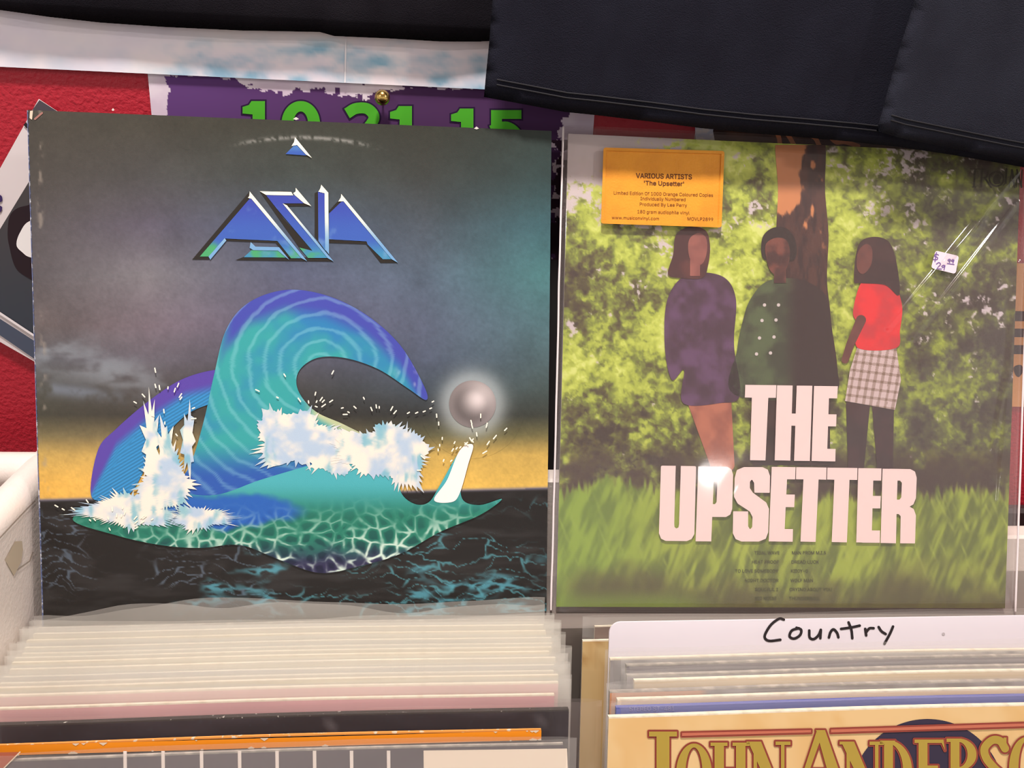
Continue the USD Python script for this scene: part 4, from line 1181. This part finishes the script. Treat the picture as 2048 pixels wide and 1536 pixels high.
# the front right sleeve
t, pl = record('cream record with large gold serif capitals and a dark disc, foremost of the right row', .1028, .4148, y_of(1422, 1600), .0, .003, lambda p: mixc((228, 196, 142), (222, 184, 124), ss(.4, .7, nz(p, 60, 141))), 'cream_edge', 'records in the right row', cover=None, seed=84, bow=.0)
ink('dark_disc', Point(1855, 1592).buffer(154, 32).intersection(box(1600, 1400, 2100, 1700)), pl, .0004, (52, 46, 68), t)
W = lambda x0, y0, x1, y1, a, b_: Polygon([(x0 - a, y0), (x0 + a, y0), (x1 + b_, y1), (x1 - b_, y1)])
B = 1600


def serif(x, y, w, h=7):
    return box(x - w, y, x + w, y + h)


def letter(ch, x0, x1, y):
    c = (x0 + x1) / 2; w = x1 - x0
    if ch == 'J':
        return unary_union([box(c - 13, y, c + 13, B), serif(c, y, 28, 10), box(x0 - 18, B - 30, c, B)])
    if ch in 'OQ':
        return affinity.scale(Point(c, y + 62).buffer(1, 24), w / 2, 62).difference(affinity.scale(Point(c, y + 62).buffer(1, 24), w / 2 - 19, 54))
    if ch == 'H':
        return unary_union([box(x0 + 9, y, x0 + 28, B), box(x1 - 28, y, x1 - 9, B), serif(x0 + 18, y, 17), serif(x1 - 18, y, 17), box(x0 + 20, y + 52, x1 - 20, y + 60)])
    if ch == 'N':
        return unary_union([box(x0 + 10, y, x0 + 17, B), box(x1 - 17, y, x1 - 10, B), serif(x1 - 13, y, 15), W(x0 + 12, y, x1 - 20, B, 13, 10), box(x0 - 4, y, x0 + 24, y + 6)])
    if ch == 'A':
        return unary_union([W(c, y, x1 - 12, B, 9, 14), W(c, y, x0 + 8, B, 7, 5), box(c - 24, y + 78, c + 30, y + 86)])
    if ch == 'D':
        return unary_union([box(x0 + 8, y, x0 + 26, B), box(x0, y, x0 + 30, y + 7), affinity.scale(Point(x0 + 18, y + 60).buffer(1, 24), w - 20, 60).difference(affinity.scale(Point(x0 + 18, y + 60).buffer(1, 24), w - 38, 53)).intersection(box(x0 + 16, y, x1 + 20, B))])
    if ch == 'E':
        return unary_union([box(x0 + 8, y, x0 + 26, B), box(x0, y, x1 - 4, y + 7), Polygon([(x1 - 10, y), (x1 - 3, y), (x1, y + 22)]), box(x0 + 10, y + 52, x1 - 14, y + 59)])
    if ch == 'R':
        return unary_union([box(x0 + 8, y, x0 + 26, B), box(x0, y, x0 + 30, y + 7), affinity.scale(Point(x0 + 24, y + 32).buffer(1, 20), w - 28, 32).difference(affinity.scale(Point(x0 + 24, y + 32).buffer(1, 20), w - 46, 25)).intersection(box(x0 + 20, y, x1 + 10, B)), W(x0 + 36, y + 60, x1 - 6, B, 9, 9)])
    if ch == 'S':
        return LineString(curve([(x1 - 6, y + 22), (x1 - 16, y + 7), (c - 4, y + 6), (x0 + 10, y + 22), (x0 + 14, y + 42), (c, y + 60), (x1 - 12, y + 78), (x1 - 14, y + 104), (c, y + 116), (x0 + 4, y + 100)])).buffer(8).union(box(x1 - 9, y, x1 - 3, y + 24))


LET = [('J', 1297, 1355, 1463), ('O', 1352, 1424, 1487), ('H', 1420, 1500, 1485), ('N', 1497, 1579, 1483), ('A', 1585, 1697, 1460), ('N', 1683, 1767, 1483), ('D', 1760, 1826, 1481), ('E', 1829, 1890, 1479), ('R', 1893, 1957, 1477), ('S', 1959, 2016, 1475), ('O', 2018, 2088, 1474), ('N', 2090, 2168, 1472)]
gs = [letter(*a) for a in LET] + [Polygon([(1364, 1466), (1622, 1460), (1622, 1465), (1364, 1472)]), Polygon([(1662, 1459), (2168, 1443), (2168, 1449), (1662, 1465)])]
for i, g in enumerate(gs):
    lab = None
    ink('letter_outline' if i < 12 else 'rule_outline', g.buffer(3.6, join_style=1), pl, .0006 + .00002 * i, (146, 66, 54), t)
    ink('letter' if i < 12 else 'rule', g, pl, .0010, (176, 152, 64) if i < 12 else (196, 112, 88), t)
